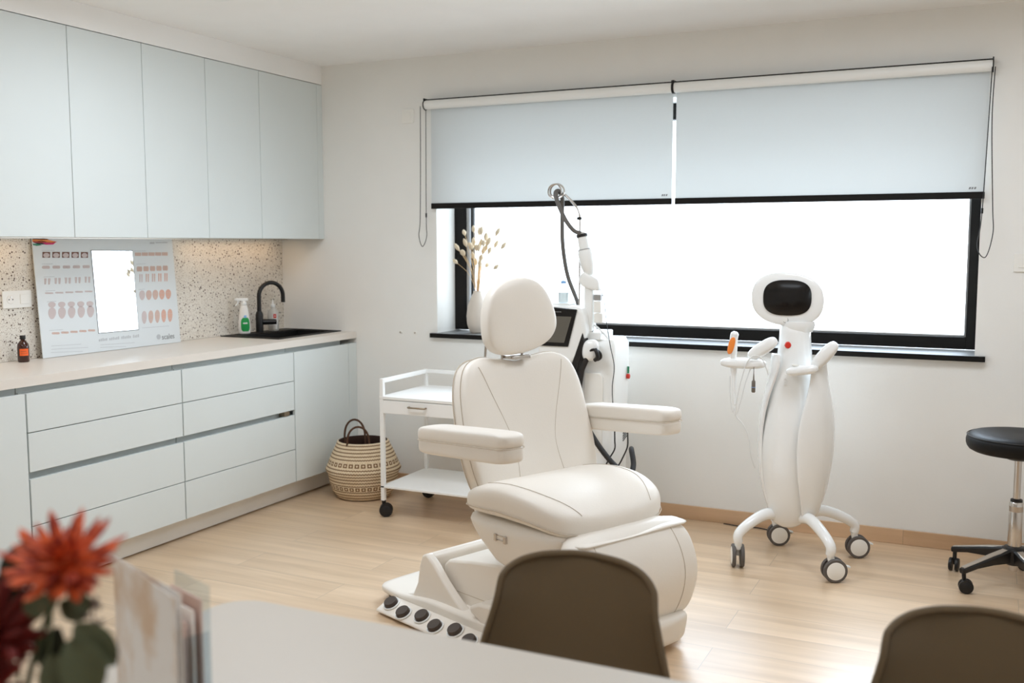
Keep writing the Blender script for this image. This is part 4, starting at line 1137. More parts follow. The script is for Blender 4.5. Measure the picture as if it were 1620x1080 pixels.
MB().tube(catmull([LP(2.335, -0.555, 0.30), LP(2.37, -0.56, 0.345), LP(2.41, -0.56, 0.35), LP(2.45, -0.555, 0.31), LP(2.46, -0.55, 0.24)], 8), 0.009, 10).build('umbilical_hose', 'wire', cart)
for pts in ([(2.418, -0.516, 0.585), (2.425, -0.53, 0.50), (2.428, -0.54, 0.455), (2.40, -0.55, 0.40), (2.375, -0.55, 0.34), (2.37, -0.55, 0.25), (2.39, -0.52, 0.10)],
            [(2.50, -0.50, 0.60), (2.485, -0.51, 0.54), (2.487, -0.52, 0.47), (2.46, -0.53, 0.40), (2.43, -0.54, 0.33), (2.435, -0.54, 0.2), (2.42, -0.53, 0.03)],
            [(2.39, -0.55, 0.33), (2.43, -0.55, 0.34), (2.48, -0.545, 0.31), (2.487, -0.53, 0.20), (2.50, -0.5, 0.02)]):
    MB().tube(catmull([LP(*p) for p in pts], 8), 0.0036, 8).build('power_cable', 'wire', cart)
# red and green key tags on the flank
MB().cyl(LP(2.412, -0.30, 0.835), LP(2.412, -0.30, 0.80), 0.006, n=10).build('key_tag', 'green', cart)
MB().cyl(LP(2.404, -0.30, 0.785), LP(2.420, -0.30, 0.785), 0.013, n=16).build('stop_button', 'red', cart, bevel=0.003)
# tray on top with ledge
MB().box(LP(2.06, -0.50, 1.150), LP(2.17, -0.39, 1.158)).build('top_tray', 'white_plastic', cart, bevel=0.003)
MB().box(LP(2.245, -0.49, 0.98), LP(2.33, -0.30, 1.02)).build('top_cap', 'white_plastic', cart, bevel=0.006)
# cooling pole, arm and hose
MB().cyl(LP(2.208, -0.46, 1.10), LP(2.208, -0.46, 1.56), 0.0045, n=12).build('support_rod', 'chrome', cart)
MB().tube(catmull([LP(2.208, -0.46, 1.55), LP(2.205, -0.46, 1.60), LP(2.185, -0.46, 1.64), LP(2.14, -0.46, 1.685), LP(2.12, -0.46, 1.70)], 6), [0.0045] * 12 + [0.006] * 13, 10).build('support_rod', 'chrome', cart)
MB().cyl(LP(2.205, -0.46, 1.572), LP(2.205, -0.46, 1.586), 0.012, n=16).build('clamp_ring', 'black_plastic', cart)
mth = Matrix.Rotation(PI / 2, 3, 'X')
q = MB()
coil = []
for k in range(70):
    a = -0.6 + 2 * PI * 2.35 * k / 69
    coil.append(LP(2.062 + 0.040 * k / 69 + (0.030 + 0.006 * k / 69) * math.cos(PI - a + 2.2), -0.46 - 0.02 * k / 69, 1.715 + 0.034 * math.sin(PI - a + 2.2)))
q.tube(coil, 0.0042, 8); q.build('coil_holder', 'chrome', cart)
MB().cyl(coil[0], coil[0] + (coil[0] - coil[1]).normalized() * 0.012, 0.007, n=10).build('coil_tip', 'black_plastic', cart)
arc = catmull([LP(2.225, -0.49, 1.505), LP(2.19, -0.50, 1.52), LP(2.145, -0.50, 1.575), LP(2.10, -0.49, 1.66), LP(2.085, -0.48, 1.705), LP(2.095, -0.46, 1.715), LP(2.105, -0.44, 1.68), LP(2.10, -0.43, 1.58), LP(2.105, -0.43, 1.44), LP(2.13, -0.43, 1.30), LP(2.17, -0.43, 1.20), LP(2.20, -0.43, 1.13)], 8)
MB().tube(arc, 0.0105, 14).build('cooling_hose', 'hose', cart)
# cylinder nozzle held in the arm
ax_ = (LP(2.262, -0.47, 1.31) - LP(2.222, -0.47, 1.50)); qm = ax_.to_track_quat('Z', 'Y').to_matrix()
nz_ = MB().lathe([(0.012, -0.012), (0.024, 0.0), (0.0245, 0.012), (0.026, 0.075), (0.033, 0.08), (0.037, 0.10), (0.034, 0.16), (0.022, 0.20), (0.016, 0.205)], LP(2.222, -0.47, 1.50), 28, qm).build('cooling_nozzle', 'white_plastic', cart)
MB().lathe([(0.0265, -0.002), (0.0285, 0.004), (0.0265, 0.014)], LP(2.222, -0.47, 1.50), 28, qm, cap0=False, cap1=False).build('collar', 'black_plastic', nz_)
MB().lathe([(0.0325, 0.0745), (0.0335, 0.0785)], LP(2.222, -0.47, 1.50), 28, qm, cap0=False, cap1=False).build('joint_line', 'grey_plastic', nz_)
jo = out2([(2.222, 1.300), (2.245, 1.316), (2.275, 1.302), (2.315, 1.282), (2.325, 1.25), (2.318, 1.225), (2.285, 1.228), (2.25, 1.238), (2.228, 1.25), (2.216, 1.27)], 4)
Puff(jo, 0.034, 0.034, lambda a, b, h: LP(a, -0.47 - h, b), 0.4, 5).mesh(MB()).build('elbow_joint', 'white_plastic', cart, sub=1)
MB().prism([(2.243, 1.02), (2.285, 1.02), (2.287, 1.245), (2.243, 1.245)], lambda a, b, d: LP(a, d, b), -0.49, -0.45).build('arm_post', 'white_plastic', cart, bevel=0.008, seg=3)
MB().box(LP(2.291, -0.48, 1.175), LP(2.326, -0.45, 1.205)).build('relay_box', 'grey_plastic', cart, bevel=0.002)
MB().box(LP(2.291, -0.483, 1.115), LP(2.328, -0.45, 1.173)).build('relay_box', 'socket', cart, bevel=0.004)
MB().box(LP(2.291, -0.478, 1.065), LP(2.335, -0.44, 1.113)).build('relay_box', 'socket', cart, bevel=0.004)
MB().tube(catmull([LP(2.315, -0.46, 1.235), LP(2.345, -0.48, 1.18), LP(2.365, -0.50, 1.08), LP(2.39, -0.51, 0.96), LP(2.415, -0.52, 0.86), LP(2.408, -0.525, 0.76), LP(2.412, -0.527, 0.68), LP(2.42, -0.53, 0.60)], 8), 0.0022, 6).build('sensor_wire', 'wire', cart)
MB().tube(catmull([LP(2.26, -0.45, 1.06), LP(2.30, -0.46, 1.045), LP(2.35, -0.46, 1.0), LP(2.36, -0.46, 0.98)], 6), 0.005, 8).build('sensor_wire', 'wire_white', cart)
MB().tube([LP(2.275, -0.47, 0.99), LP(2.276, -0.47, 1.05)], 0.010, 10).build('plug', 'black_plastic', cart)
for (x, y) in ((2.08, -0.48), (2.08, -0.26), (2.37, -0.48), (2.37, -0.31)):
    twin_caster(cart, x - 2.30, y + 0.42, 0.03, 0.4, 0.10)
# bottle on the device
t = thing('spray_bottle', 'clear plastic bottle with pale blue cap standing on top of the laser device', 'bottle', (2.115, -0.445, 1.1585))
MB().lathe([(0.026, 0), (0.0275, 0.004), (0.0275, 0.075), (0.02, 0.088), (0.011, 0.095), (0.011, 0.10)], (0, 0, 0), 28).build('bottle_body', 'clear', t)
MB().lathe([(0.0255, 0.003), (0.0255, 0.052), (0.0, 0.052)], (0, 0, 0), 24, cap1=False).build('liquid', 'bottle_clear', t)
MB().lathe([(0.013, 0.097), (0.013, 0.108), (0.006, 0.112)], (0, 0, 0), 20).build('cap', 'blue_label', t)

# ================================================================= BODY CONTOURING DEVICE
RX, RY = 3.272, -0.50
rob = thing('slimming_device', 'glossy white standing device with oval black screen on four castered legs', 'beauty device', (RX, RY, 0))
prof = [(0.155, 0.012, 0.012), (0.172, 0.055, 0.05), (0.20, 0.085, 0.075), (0.26, 0.105, 0.095), (0.36, 0.128, 0.115), (0.47, 0.142, 0.125), (0.58, 0.140, 0.120), (0.70, 0.120, 0.105), (0.80, 0.098, 0.09), (0.90, 0.082, 0.078), (0.98, 0.073, 0.072), (1.06, 0.068, 0.066), (1.12, 0.064, 0.060)]
rs = []
for z, rx, ry in prof:
    cxo = -0.004 + 0.0 * z - (0.012 if z < 0.25 else 0)
    rs.append([V(cxo + a, b, z) for a, b in superell(rx, ry, 0.9, 32)])
bdy = MB().rings(rs).build('body_shell', 'gloss_white', rob, sub=1)
# side shells: two curved panels that hug the body and run up into the arms
def shell_panel(rows_, nm):
    """rows_: (z, radius x, radius y, start angle, end angle)"""
    q = MB(); rs = []
    for z, rx, ry, a0, a1 in rows_:
        rs.append([V(rx * math.cos(math.radians(a0 + (a1 - a0) * i / 14)), ry * math.sin(math.radians(a0 + (a1 - a0) * i / 14)), z) for i in range(15)])
    q.rings(rs, False, False, closed=False)
    o = q.build(nm, 'gloss_white', rob)
    m1 = o.modifiers.new('solid', 'SOLIDIFY'); m1.thickness = 0.014; m1.offset = -1
    m2 = o.modifiers.new('subsurf', 'SUBSURF'); m2.levels = 2; m2.render_levels = 2
    return o
wr = shell_panel([(0.205, 0.085, 0.075, -50, 20), (0.24, 0.105, 0.09, -58, 40), (0.31, 0.130, 0.112, -66, 55), (0.40, 0.150, 0.132, -73, 62), (0.50, 0.163, 0.140, -77, 65), (0.60, 0.168, 0.142, -77, 62),
                  (0.70, 0.163, 0.135, -72, 50), (0.78, 0.150, 0.125, -62, 30), (0.85, 0.135, 0.115, -54, 5), (0.91, 0.128, 0.105, -50, -8), (0.955, 0.135, 0.100, -46, -14)], 'side_shell')
wl = shell_panel([(0.205, 0.085, 0.075, 150, 212), (0.24, 0.105, 0.09, 140, 213), (0.31, 0.130, 0.112, 130, 214), (0.40, 0.150, 0.132, 125, 214), (0.50, 0.160, 0.140, 125, 213), (0.60, 0.160, 0.142, 128, 213),
                  (0.70, 0.150, 0.135, 140, 216), (0.78, 0.135, 0.125, 155, 222), (0.85, 0.118, 0.115, 175, 230), (0.91, 0.108, 0.112, 195, 240), (0.965, 0.112, 0.112, 205, 240)], 'side_shell')
# rounded grips
def grip(c, ang, ln, nm, parent):
    pf_ = Puff(superell(ln / 2, 0.030, 0.75, 28), 0.026, 0.026, lambda a, b, h: V(c[0] + a * math.cos(ang) - b * math.sin(ang), c[1] - h, c[2] + a * math.sin(ang) + b * math.cos(ang)), 0.8, 6)
    return pf_.mesh(MB()).build(nm, 'gloss_white', parent, sub=1)
grip((-0.130, -0.09, 0.985), 0.62, 0.155, 'grip', rob)
grip((0.138, -0.08, 0.965), 0.88, 0.155, 'grip', rob)
# trays
tr = Puff(superell(0.105, 0.024, 0.7, 32), 0.04, 0.04, lambda a, b, h: V(-0.215 + a, -0.09 - h, 0.915 + b), 0.7, 6).mesh(MB()).build('tray', 'gloss_white', rob, sub=1)
tr2 = Puff(superell(0.070, 0.022, 0.7, 32), 0.04, 0.04, lambda a, b, h: V(0.050 + a, -0.115 - h, 0.900 + b + 0.01 * a / 0.07), 0.7, 6).mesh(MB()).build('tray', 'gloss_white', rob, sub=1)
for cx_ in (0.022, 0.082):
    MB().lathe([(0.017, 0), (0.017, 0.006), (0.013, 0.006), (0.012, 0.001)], (cx_, -0.12, 0.918), 20, cap1=True).build('cup_holder', 'socket', tr2)
# neck collar and head
MB().lathe([(0.066, 1.06), (0.072, 1.075), (0.078, 1.10), (0.076, 1.108), (0.066, 1.10)], (0.006, 0, 0), 32, sx=1.0, sy=0.9).build('collar', 'gloss_white', rob)
yh = math.radians(8)
def hd_f(a, b, h):
    x = a * math.cos(yh) + h * math.sin(yh); y = -h * math.cos(yh) + a * math.sin(yh)
    til = math.radians(6)
    return V(-0.035 + x, -0.04 + y * math.cos(til), 1.207 + b - h * math.sin(til) * 0.6)
ho2 = superell(0.158, 0.120, 0.86, 48)
hdp = Puff([(a, b * (1.0 if b > 0 else 1.0) - 0.03 * (a / 0.158) * 0.3) for a, b in ho2], 0.022, 0.095, hd_f, 0.62, 9)
hdo = hdp.mesh(MB()).build('screen_housing', 'gloss_white', rob, sub=1)
sq_ = superell(0.104, 0.079, 0.72, 44, 0.0, 0.008)
rs = [[hd_f(a, b, 0.012) for a, b in sq_], [hd_f(a, b, 0.0236) for a, b in sq_], [hd_f(a * 0.98, 0.008 + (b - 0.008) * 0.98, 0.0245) for a, b in sq_]]
MB().rings(rs).build('screen', 'screen', hdo)
rs = [hd_f(a * 1.21, b * 1.27, 0.0205) for a, b in sq_]
q = MB(); q.torus((0, 0, 0), 0.0115, 0.0011, Matrix.Rotation(PI / 2, 3, 'X'), 24, 6)
for v in q.v: v += hd_f(-0.005, -0.092, 0.0175)
q.build('home_ring', 'grey_plastic', hdo)
# red button on the neck, small relief mark
MB().lathe([(0.0155, 0), (0.0155, 0.006), (0.011, 0.012), (0.0, 0.013)], V(-0.022, -0.062, 1.003), 24, V(0, -1, 0.06).to_track_quat('Z', 'Y').to_matrix(), cap1=False).build('stop_button', 'red', rob)
for k in range(3):
    MB().prism([(-0.009, 0), (0, 0.008), (0.009, 0), (0, 0.003)], lambda a, b, d: V(-0.026 + a, -0.084 - 0.004 * k + d, 0.85 - k * 0.012 + b), 0, 0.008).build('relief_mark', 'chair_shell_bright', rob)
# legs and casters
for (x, y, tx, ty, ang) in ((-0.195, -0.20, -0.05, -0.02, 1.9), (-0.115, 0.225, -0.05, 0.05, 0.4), (0.205, -0.215, 0.04, -0.02, 0.45), (0.255, 0.185, 0.05, 0.05, 0.4)):
    pts = catmull([V(tx, ty, 0.215), V(tx + (x - tx) * 0.35, ty + (y - ty) * 0.35, 0.228), V(tx + (x - tx) * 0.75, ty + (y - ty) * 0.75, 0.195), V(x, y, 0.155), V(x, y, 0.118)], 5)
    MB().tube(pts, [0.028 - 0.008 * i / (len(pts) - 1) for i in range(len(pts))], 14).build('leg', 'gloss_white', rob)
    twin_caster(rob, x, y, 0.052, ang, 0.120, wheel='caster', hub='socket', gap=0.022, wt=0.016, fork='white_plastic', brake=True, hubr=0.76)
# orange-tipped handpiece stands in the left tray, sleeve below
t = thing('handpiece', 'slim white handpiece with orange pad held upright in the left tray of the white device', 'handpiece', (RX - 0.258, RY - 0.10, 0.72))
MB().tube(catmull([V(0.012, 0, 0.0), V(0.006, 0, 0.12), V(0, 0, 0.22), V(0, 0, 0.30), V(0.008, 0, 0.338)], 6), [0.005] * 4 + [0.010] * 4 + [0.015] * 6 + [0.019] * 9 + [0.012] * 2, 14).build('grip_body', 'gloss_white', t, sub=1)
Puff(superell(0.015, 0.040, 0.8, 24), 0.006, 0.004, lambda a, b, h: V(-0.006 + a + b * 0.22, -0.0175 - h, 0.275 + b), 0.7, 4).mesh(MB()).build('electrode_pad', 'orange_pad', t, sub=1)
t = thing('cable_probe', 'small grey metal probe hanging from the left tray of the white device', 'probe', (RX - 0.158, RY - 0.13, 0.79))
MB().lathe([(0.006, 0), (0.009, 0.004), (0.009, 0.02), (0.0085, 0.05), (0.004, 0.056), (0.0015, 0.09), (0.0015, 0.115)], (0, 0, 0), 16).build('probe_body', 'steel_dark', t)
MB().torus((0, 0, 0.024), 0.0092, 0.0013, None, 18, 6).build('band', 'blue_label', t)
for i, pts in enumerate(([(-0.262, -0.14, 0.86), (-0.258, -0.142, 0.78), (-0.247, -0.142, 0.70), (-0.240, -0.14, 0.715)],
            [(-0.175, -0.10, 0.905), (-0.192, -0.13, 0.84), (-0.21, -0.135, 0.76), (-0.225, -0.135, 0.70), (-0.23, -0.135, 0.675), (-0.20, -0.13, 0.64), (-0.175, -0.125, 0.58), (-0.165, -0.12, 0.50), (-0.150, -0.10, 0.44)],
            [(-0.235, -0.14, 0.68), (-0.228, -0.142, 0.76), (-0.21, -0.14, 0.85), (-0.19, -0.135, 0.92), (-0.16, -0.135, 0.955), (-0.125, -0.13, 0.945), (-0.105, -0.12, 0.90), (-0.098, -0.11, 0.87)])):
    MB().tube(catmull([V(*p) for p in pts], 7), 0.0026, 8).build('cable', 'wire_white', rob)

# ================================================================= STOOL
t = thing('rolling_stool', 'black round padded stool with chrome gas lift on a five-star base', 'stool', (4.190, -0.44, 0), 0)
sd = MB().lathe([(0.0, 0.575), (0.17, 0.573), (0.197, 0.585), (0.208, 0.61), (0.206, 0.638), (0.19, 0.655), (0.14, 0.661), (0.0, 0.658)], (0, 0, 0), 56, cap0=False, cap1=False).build('seat', 'vinyl', t, sub=1)
MB().torus((0, 0, 0.645), 0.2015, 0.0022, None, 56, 6).build('seam', 'black_plastic', sd)
MB().lathe([(0.045, 0.548), (0.06, 0.556), (0.06, 0.575)], (0, 0, 0), 28).build('seat_mount', 'black_plastic', t)
MB().cyl((0, 0, 0.35), (0, 0, 0.55), 0.0145, n=24).build('piston', 'chrome', t)
MB().lathe([(0.026, 0.15), (0.0275, 0.155), (0.0275, 0.36), (0.024, 0.366)], (0, 0, 0), 32).build('gas_cylinder', 'chrome', t)
MB().lathe([(0.024, 0.366), (0.0235, 0.376), (0.016, 0.380)], (0, 0, 0), 28).build('cylinder_collar', 'black_plastic', t)
MB().lathe([(0.0279, 0.325), (0.0279, 0.348)], (0, 0, 0), 32, cap0=False, cap1=False).build('cylinder_band', 'polished_alu', t)
MB().lathe([(0.030, 0.095), (0.042, 0.11), (0.046, 0.155), (0.038, 0.172), (0.029, 0.174)], (0, 0, 0), 28).build('hub', 'black_plastic', t)
MB().lathe([(0.016, 0.066), (0.018, 0.07), (0.018, 0.098)], (0, 0, 0), 20).build('cylinder_foot', 'chrome', t)
for k in range(5):
    a = math.radians(152 + 72 * k)
    d = V(math.cos(a), math.sin(a), 0); n_ = V(-d.y, d.x, 0)
    rs = []
    for (r, wd, z0, z1) in ((0.03, 0.024, 0.105, 0.168), (0.12, 0.021, 0.105, 0.146), (0.20, 0.018, 0.098, 0.125), (0.265, 0.015, 0.083, 0.108), (0.275, 0.013, 0.083, 0.106)):
        rs.append([d * r + n_ * x + V(0, 0, z) for x, z in ((-wd * .7, z0), (wd * .7, z0), (wd, z1 - 0.008), (wd * 0.6, z1), (-wd * 0.6, z1), (-wd, z1 - 0.008))])
    lgm = MB().rings(rs).build('star_leg', 'black_plastic', t, bevel=0.002)
    rs = []
    for (r, wd, z1) in ((0.045, 0.016, 0.163), (0.12, 0.015, 0.1475), (0.20, 0.012, 0.1265), (0.268, 0.010, 0.1095)):
        rs.append([d * r + n_ * x + V(0, 0, z) for x, z in ((-wd, z1 - 0.002), (wd, z1 - 0.002), (wd * 0.8, z1 + 0.0012), (-wd * 0.8, z1 + 0.0012))])
    MB().rings(rs).build('top_trim', 'polished_alu', lgm)
    p = d * 0.262
    twin_caster(t, p.x, p.y, 0.029, a + 1.9 + 0.6 * k, 0.088, gap=0.012, wt=0.014)

# ================================================================= TABLE
t = thing('table', 'large off-white table with rounded corners filling the bottom foreground', 'table', (3.86, -4.08, 0), 0)
to = rrect(2.30, 0.99, 0.075, 8)
MB().prism(to, lambda a, b, d: V(a, b, d), 0.722, 0.75).build('tabletop', 'table', t, bevel=0.003, seg=3)
for (x, y) in ((-1.0, -0.40), (1.0, -0.40), (-1.0, 0.40), (1.0, 0.40)):
    MB().box((x - 0.03, y - 0.03, 0), (x + 0.03, y + 0.03, 0.7215)).build('leg', 'table', t, bevel=0.003)

# ================================================================= SHELL CHAIRS
def shell_chair(lab, loc, rz):
    """moulded shell chair; local -y is the way the sitter faces"""
    t = thing('shell_chair', lab, 'chair', loc, rz, 'taupe shell chairs at the table')
    # profile: front lip -> seat -> back top;  (y, z, halfwidth, side rise)
    st = [(-0.245, 0.415, 0.195, 0.0), (-0.22, 0.438, 0.215, 0.01), (-0.10, 0.440, 0.225, 0.035), (0.03, 0.428, 0.228, 0.06), (0.12, 0.432, 0.225, 0.085), (0.175, 0.475, 0.218, 0.10), (0.205, 0.55, 0.203, 0.06), (0.222, 0.63, 0.187, 0.02), (0.234, 0.69, 0.173, 0.0), (0.240, 0.720, 0.166, 0.0)]
    for xx in (0.162, 0.156, 0.147, 0.134, 0.115, 0.08, 0.03):
        zz = 0.720 + 0.086 * (1 - (xx / 0.166) ** 3.0) ** (1 / 3.0); st.append((0.240 + (zz - 0.72) * 0.22, zz, xx, 0.0))
    q = MB(); rs = []
    n = 17
    for k, (y, z, hw_, rise) in enumerate(st):
        back_ = max(0, min(1, (z - 0.45) / 0.12))
        row = []
        for i in range(n):
            u = -1 + 2 * i / (n - 1)
            x = hw_ * u
            curl = abs(u) ** 2.6
            row.append(V(x, y - curl * 0.055 * back_ * (1 if z <= 0.72 else max(0, 1 - ((z - 0.72) / 0.086) ** 2) ** 0.5), z + rise * curl * (1 - 0.6 * back_)))
        rs.append(row)
    q.rings(rs, False, False, closed=False)
    sh = q.build('seat_shell', 'shell', t)
    so2 = sh.modifiers.new('solid', 'SOLIDIFY'); so2.thickness = 0.008; so2.offset = 1
    ss = sh.modifiers.new('subsurf', 'SUBSURF'); ss.levels = 2; ss.render_levels = 2
    # rolled rim
    L_ = [r[0] for r in rs]; R_ = [r[-1] for r in rs]
    rim = L_ + rs[-1][1:-1] + list(reversed(R_))
    MB().tube(catmull(rim, 4), 0.0075, 8).build('rim', 'shell', sh)
    for sx in (-1, 1):
        for sy in (-1, 1):
            MB().tube([V(sx * 0.10, sy * 0.09 - 0.01, 0.405), V(sx * 0.16, sy * 0.15 - 0.01, 0.20), V(sx * 0.205, sy * 0.20 - 0.01, 0.0)], [0.016, 0.014, 0.010], 12).build('leg', 'shell_leg', t)
    q = MB(); q.box((-0.12, -0.12, 0.400), (0.12, 0.10, 0.412)); q.build('seat_mount', 'black_plastic', t, bevel=0.003)
    return t
shell_chair('taupe moulded shell chair at the table, in front of the treatment chair', (3.335, -3.455, -0.0), math.radians(6))
shell_chair('taupe moulded shell chair at the photo\'s bottom right corner, cut by the frame', (4.075, -3.46, 0), math.radians(0))

# ================================================================= TABLE-TOP THINGS
TZ = 0.7503
# standing card
a = V(2.815, -3.985, 0); b = V(3.048, -4.092, 0); u = (b - a).normalized(); nn = V(-u.y, u.x, 0)
t = thing('folded_card', 'folded marbled beige card standing upright on the table, right of the flowers', 'card', (a.x, a.y, TZ))
L_ = (b - a).length
for s_, (off0, off1) in (('card_panel', (0.0, 0.0)), ('card_panel', (0.0, 0.09))):
    e0 = V(0, 0, 0); e1 = u * L_ if off1 == 0 else (u * (L_ * 0.95) + nn * 0.014)
    dd = (e1 - e0).normalized(); n2_ = V(-dd.y, dd.x, 0)
    MB().prism([(0, 0), ((e1 - e0).length, 0), ((e1 - e0).length, 0.212), (0, 0.212)], lambda x, z, d: e0 + dd * x + n2_ * d + V(0, 0, z), 0.0, 0.0009).build(s_, 'card', t, smooth=False)
# clear holder with small cards, half hidden behind the folded card
ca = V(2.898, -3.974, 0); ha = math.radians(-20)
t = thing('card_holder', 'small clear holder of beige cards, half hidden behind the folded card', 'card holder', (ca.x, ca.y, TZ), ha)
q = MB()
q.box((0, -0.03, 0), (0.11, 0.03, 0.003)); q.box((0, 0.027, 0.003), (0.11, 0.03, 0.19)); q.box((0, -0.03, 0.003), (0.11, -0.027, 0.07)); q.box((0, -0.027, 0.003), (0.003, 0.027, 0.12)); q.box((0.107, -0.027, 0.003), (0.11, 0.027, 0.12))
q.build('holder', 'clear', t, smooth=False)
card_labels = ('beige card at the very front of the clear holder', 'pink-beige card second from the front in the clear holder', 'beige card third from the front in the clear holder', 'pink-beige card at the back of the clear holder')
for k in range(4):
    o = MB().box((0, 0, 0), (0.098, 0.003, 0.125 + 0.014 * k)).build('small_card', 'card' if k % 2 == 0 else 'pinkB', None, smooth=False)
    p = ca + Matrix.Rotation(ha, 3, 'Z') @ V(0.006, -0.022 + k * 0.013, 0)
    o.location = (p.x, p.y, TZ + 0.0033); o.rotation_euler = (0, 0, ha)
    tag(o, card_labels[k], 'card', 'cards in the clear holder')
# flower vase
fx_, fy_ = 3.19, -4.46
t = thing('flower_vase', 'small white vase holding the orange dahlias at the near left of the table', 'vase', (fx_, fy_, TZ))
MB().lathe([(0.035, 0), (0.040, 0.004), (0.052, 0.05), (0.050, 0.10), (0.032, 0.15), (0.026, 0.165), (0.030, 0.175), (0.026, 0.175), (0.022, 0.16), (0.022, 0.12)], (0, 0, 0), 36, cap1=False).build('vase_body', 'vase', t, angle=80)
def dahlia(lab, c, R, tilt, mats_, rows_, stem_to, back=None, n_scale=1.0):
    c = Vector(c)
    t = thing('dahlia', lab, 'flower', (fx_, fy_, TZ + 0.12), 0, None)
    base = V(fx_, fy_, TZ + 0.12)
    hm = (Vector(tilt).normalized()).to_track_quat('Z', 'Y').to_matrix()
    hc = c - base
    q = MB()
    for (phi, L_, n, wd) in rows_:
        for k in range(n):
            th = 2 * PI * (k + (0.5 if int(phi * 10) % 2 else 0)) / n + rnd.uniform(-0.12, 0.12)
            ph = phi + rnd.uniform(-0.08, 0.08); L2 = L_ * R * rnd.uniform(0.88, 1.08)
            d = V(math.cos(th) * math.cos(ph), math.sin(th) * math.cos(ph), math.sin(ph))
            sd = V(-math.sin(th), math.cos(th), 0); up_ = d.cross(sd)
            rs = []
            for f_, ww in ((0.06, 0.35), (0.3, 0.75), (0.55, 1.0), (0.78, 0.85), (0.93, 0.45), (1.0, 0.06)):
                ctr = d * (L2 * f_) + V(0, 0, 0.10 * L2 * f_ * f_) * (1 if ph < 1.0 else 0)
                w2 = wd * R * ww
                rs.append([hc + hm @ (ctr + sd * (w2 * math.cos(x)) + up_ * (0.22 * w2 * math.sin(x)) + up_ * (-0.35 * w2 * math.cos(x) ** 2)) for x in [2 * PI * j / 8 for j in range(8)]])
            q.rings(rs)
    hd_ = q.build('flower_head', mats_, t, sub=0)
    st_ = catmull([V(0, 0, 0), V(hc.x * 0.3, hc.y * 0.3, hc.z * 0.55), hc - hm @ V(0, 0, 0.01)], 8)
    MB().tube(st_, 0.0032, 8).build('stem', 'stem', t)
    return t
full = [(-0.55, 0.85, 9, 0.12), (-0.15, 1.0, 12, 0.125), (0.2, 1.05, 12, 0.12), (0.55, 0.95, 10, 0.11), (0.9, 0.75, 8, 0.095), (1.25, 0.5, 5, 0.08)]
dahlia('bright orange-red dahlia in full bloom, topmost flower in the vase', (3.226, -4.42, 1.134), 0.058, (0.15, -0.35, 1), 'petal', full, None)
dahlia('dark red dahlia low at the left edge of the photo', (3.168, -4.46, 1.062), 0.058, (0.2, -0.6, 0.8), 'petal_dark', full, None)
dahlia('dark red dahlia at the bottom left corner, under the other dark one', (3.185, -4.49, 1.015), 0.050, (0.4, -0.7, 0.5), 'petal_dark', full, None)
def leaf_mesh(c, d, nrm, L_, W_):
    d = Vector(d).normalized(); nrm = Vector(nrm); nrm = (nrm - d * nrm.dot(d)).normalized(); s_ = d.cross(nrm)
    rows_ = []
    for f_, ww in ((0, 0.08), (0.15, 0.55), (0.35, 0.92), (0.55, 1.0), (0.75, 0.82), (0.9, 0.48), (1.0, 0.04)):
        ctr = c + d * L_ * f_ + nrm * (0.12 * L_ * math.sin(f_ * PI))
        rows_.append([ctr + s_ * (W_ * ww * k) + nrm * (0.18 * W_ * abs(k)) for k in (-1, -0.5, 0, 0.5, 1)])
    return rows_
def sprig(lab, pts, leaves, mm='leaf'):
    t = thing('leafy_sprig', lab, 'leaf sprig', (fx_, fy_, TZ + 0.12))
    base = V(fx_, fy_, TZ + 0.12)
    MB().tube(catmull([Vector(p) - base for p in pts], 6), 0.0018, 6).build('stem', 'stem', t)
    for (c, d, nr, L_, W_) in leaves:
        q = MB(); q.rings(leaf_mesh(Vector(c) - base, d, nr, L_, W_), False, False, closed=False)
        o = q.build('leaf', mm, t)
        s2 = o.modifiers.new('solid', 'SOLIDIFY'); s2.thickness = 0.0008
        s3 = o.modifiers.new('subsurf', 'SUBSURF'); s3.levels = 1; s3.render_levels = 1
    return t
vw = V(0.55, -0.75, 0.2)
b0 = V(fx_, fy_, TZ + 0.12)
sprig('eucalyptus sprig with large grey-green leaves at the right of the bouquet', [b0, V(3.246, -4.428, 1.036), V(3.253, -4.431, 1.080)],
      [(V(3.256, -4.435, 1.082), V(3.292, -4.422, 1.045) - V(3.256, -4.435, 1.082), vw, 0.058, 0.020), (V(3.260, -4.446, 1.071), V(3.284, -4.439, 1.025) - V(3.260, -4.446, 1.071), vw, 0.060, 0.024), (V(3.237, -4.453, 1.053), V(3.258, -4.447, 1.019) - V(3.237, -4.453, 1.053), vw, 0.045, 0.02), (V(3.213, -4.416, 1.091), V(3.240, -4.405, 1.075) - V(3.213, -4.416, 1.091), vw, 0.034, 0.012)])
sprig('eucalyptus sprig with round leaf under the orange dahlia', [b0, V(3.222, -4.436, 1.067), V(3.219, -4.445, 1.108)],
      [(V(3.210, -4.456, 1.095), V(3.236, -4.442, 1.107) - V(3.210, -4.456, 1.095), vw, 0.030, 0.014), (V(3.237, -4.424, 1.114), V(3.255, -4.418, 1.089) - V(3.237, -4.424, 1.114), vw, 0.034, 0.010)])
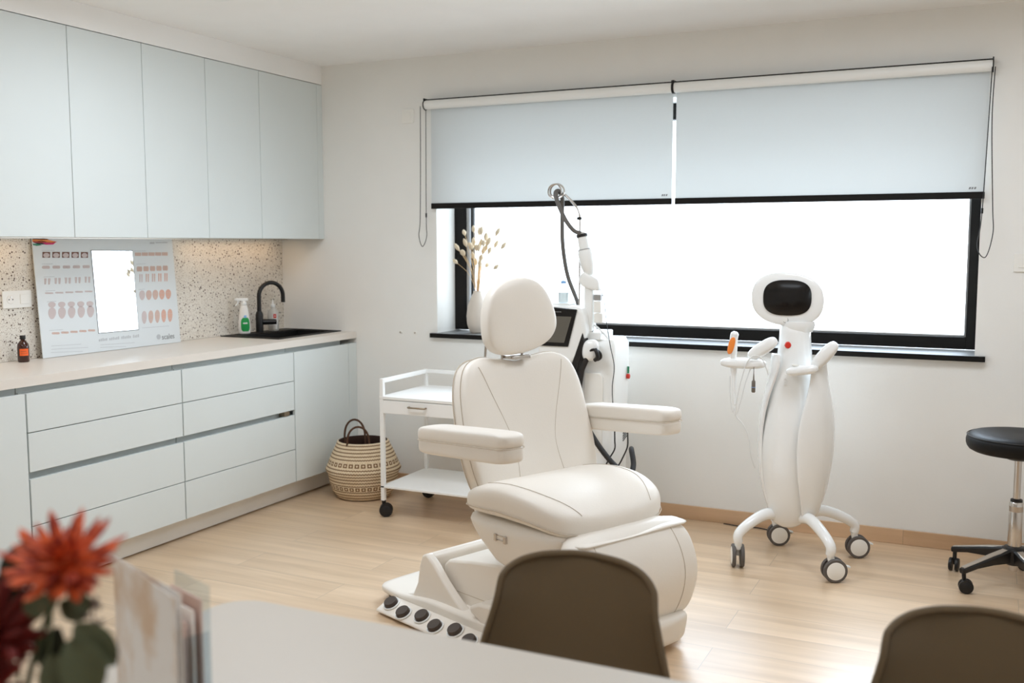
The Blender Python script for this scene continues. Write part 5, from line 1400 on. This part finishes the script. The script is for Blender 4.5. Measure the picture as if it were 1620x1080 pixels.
sprig('dark leafy sprig behind the dahlias at the left edge', [b0, V(3.168, -4.430, 1.056), V(3.151, -4.420, 1.117)],
      [(V(3.149, -4.424, 1.094), V(3.166, -4.410, 1.150) - V(3.149, -4.424, 1.094), vw, 0.058, 0.018), (V(3.142, -4.425, 1.117), V(3.155, -4.423, 1.075) - V(3.142, -4.425, 1.117), vw, 0.045, 0.018), (V(3.169, -4.425, 1.101), V(3.152, -4.435, 1.082) - V(3.169, -4.425, 1.101), vw, 0.03, 0.015), (V(3.206, -4.411, 1.062), V(3.193, -4.422, 1.023) - V(3.206, -4.411, 1.062), vw, 0.045, 0.018)], 'leaf_dark')
t = thing('berry_sprig', 'thin sprig with a cluster of small dark berries, right of the orange dahlia', 'berry sprig', tuple(b0))
MB().tube(catmull([V(0, 0, 0), V(3.257, -4.422, 1.042) - b0, V(3.261, -4.417, 1.077) - b0, V(3.257, -4.416, 1.102) - b0], 6), 0.0012, 6).build('stem', 'berry', t)
for k in range(18):
    p = V(3.261, -4.416, 1.085) + V(rnd.uniform(-0.007, 0.007), rnd.uniform(-0.008, 0.008), rnd.uniform(-0.017, 0.017)) - b0
    MB().lathe([(0.0004, -0.0026), (0.0022, -0.0013), (0.0027, 0.0002), (0.002, 0.0018), (0.0004, 0.0026)], p, 8).build('berry', 'berry', t)

# ================================================================= FILL_LAMPS ADDED AT THE CEILING, AND THE CABINET STRIP
fill_labels = ('added flat white fill lamp over the trolley side of the room', 'added flat white fill lamp over the window side, right of the treatment chair',
               'added flat white fill lamp near the long worktop, behind the photographer', 'added flat white fill lamp over the foreground table')
for (lx_, ly_), lb in zip(FILL_LAMPS, fill_labels):
    t = thing('added_lamp_panel', lb, 'ceiling lamp', (lx_, ly_, ZC), 0, 'added fill lamps')
    MB().box((-0.56, -0.26, -0.05), (0.56, 0.26, -0.0005)).build('fill_frame', 'white_plastic', t, bevel=0.003)

# warm strip recessed under the wall cabinets
t = thing('cabinet_light', 'slim warm light strip under the wall cabinets', 'light', (0.10, -1.45, 1.4855))
MB().box((-0.008, -1.35, -0.0045), (0.008, 1.38, 0)).build('strip_housing', 'polished_alu', t, smooth=False)
for yy in (-0.5, -2.3):
    l = bpy.data.lights.new('warm_strip', 'AREA'); l.shape = 'RECTANGLE'; l.size = 0.03; l.size_y = 0.8
    l.energy = 0.12; l.color = (1.0, 0.66, 0.38)
    o = bpy.data.objects.new('warm_strip', l); o.location = (0.10, yy, 1.478); COL.objects.link(o)
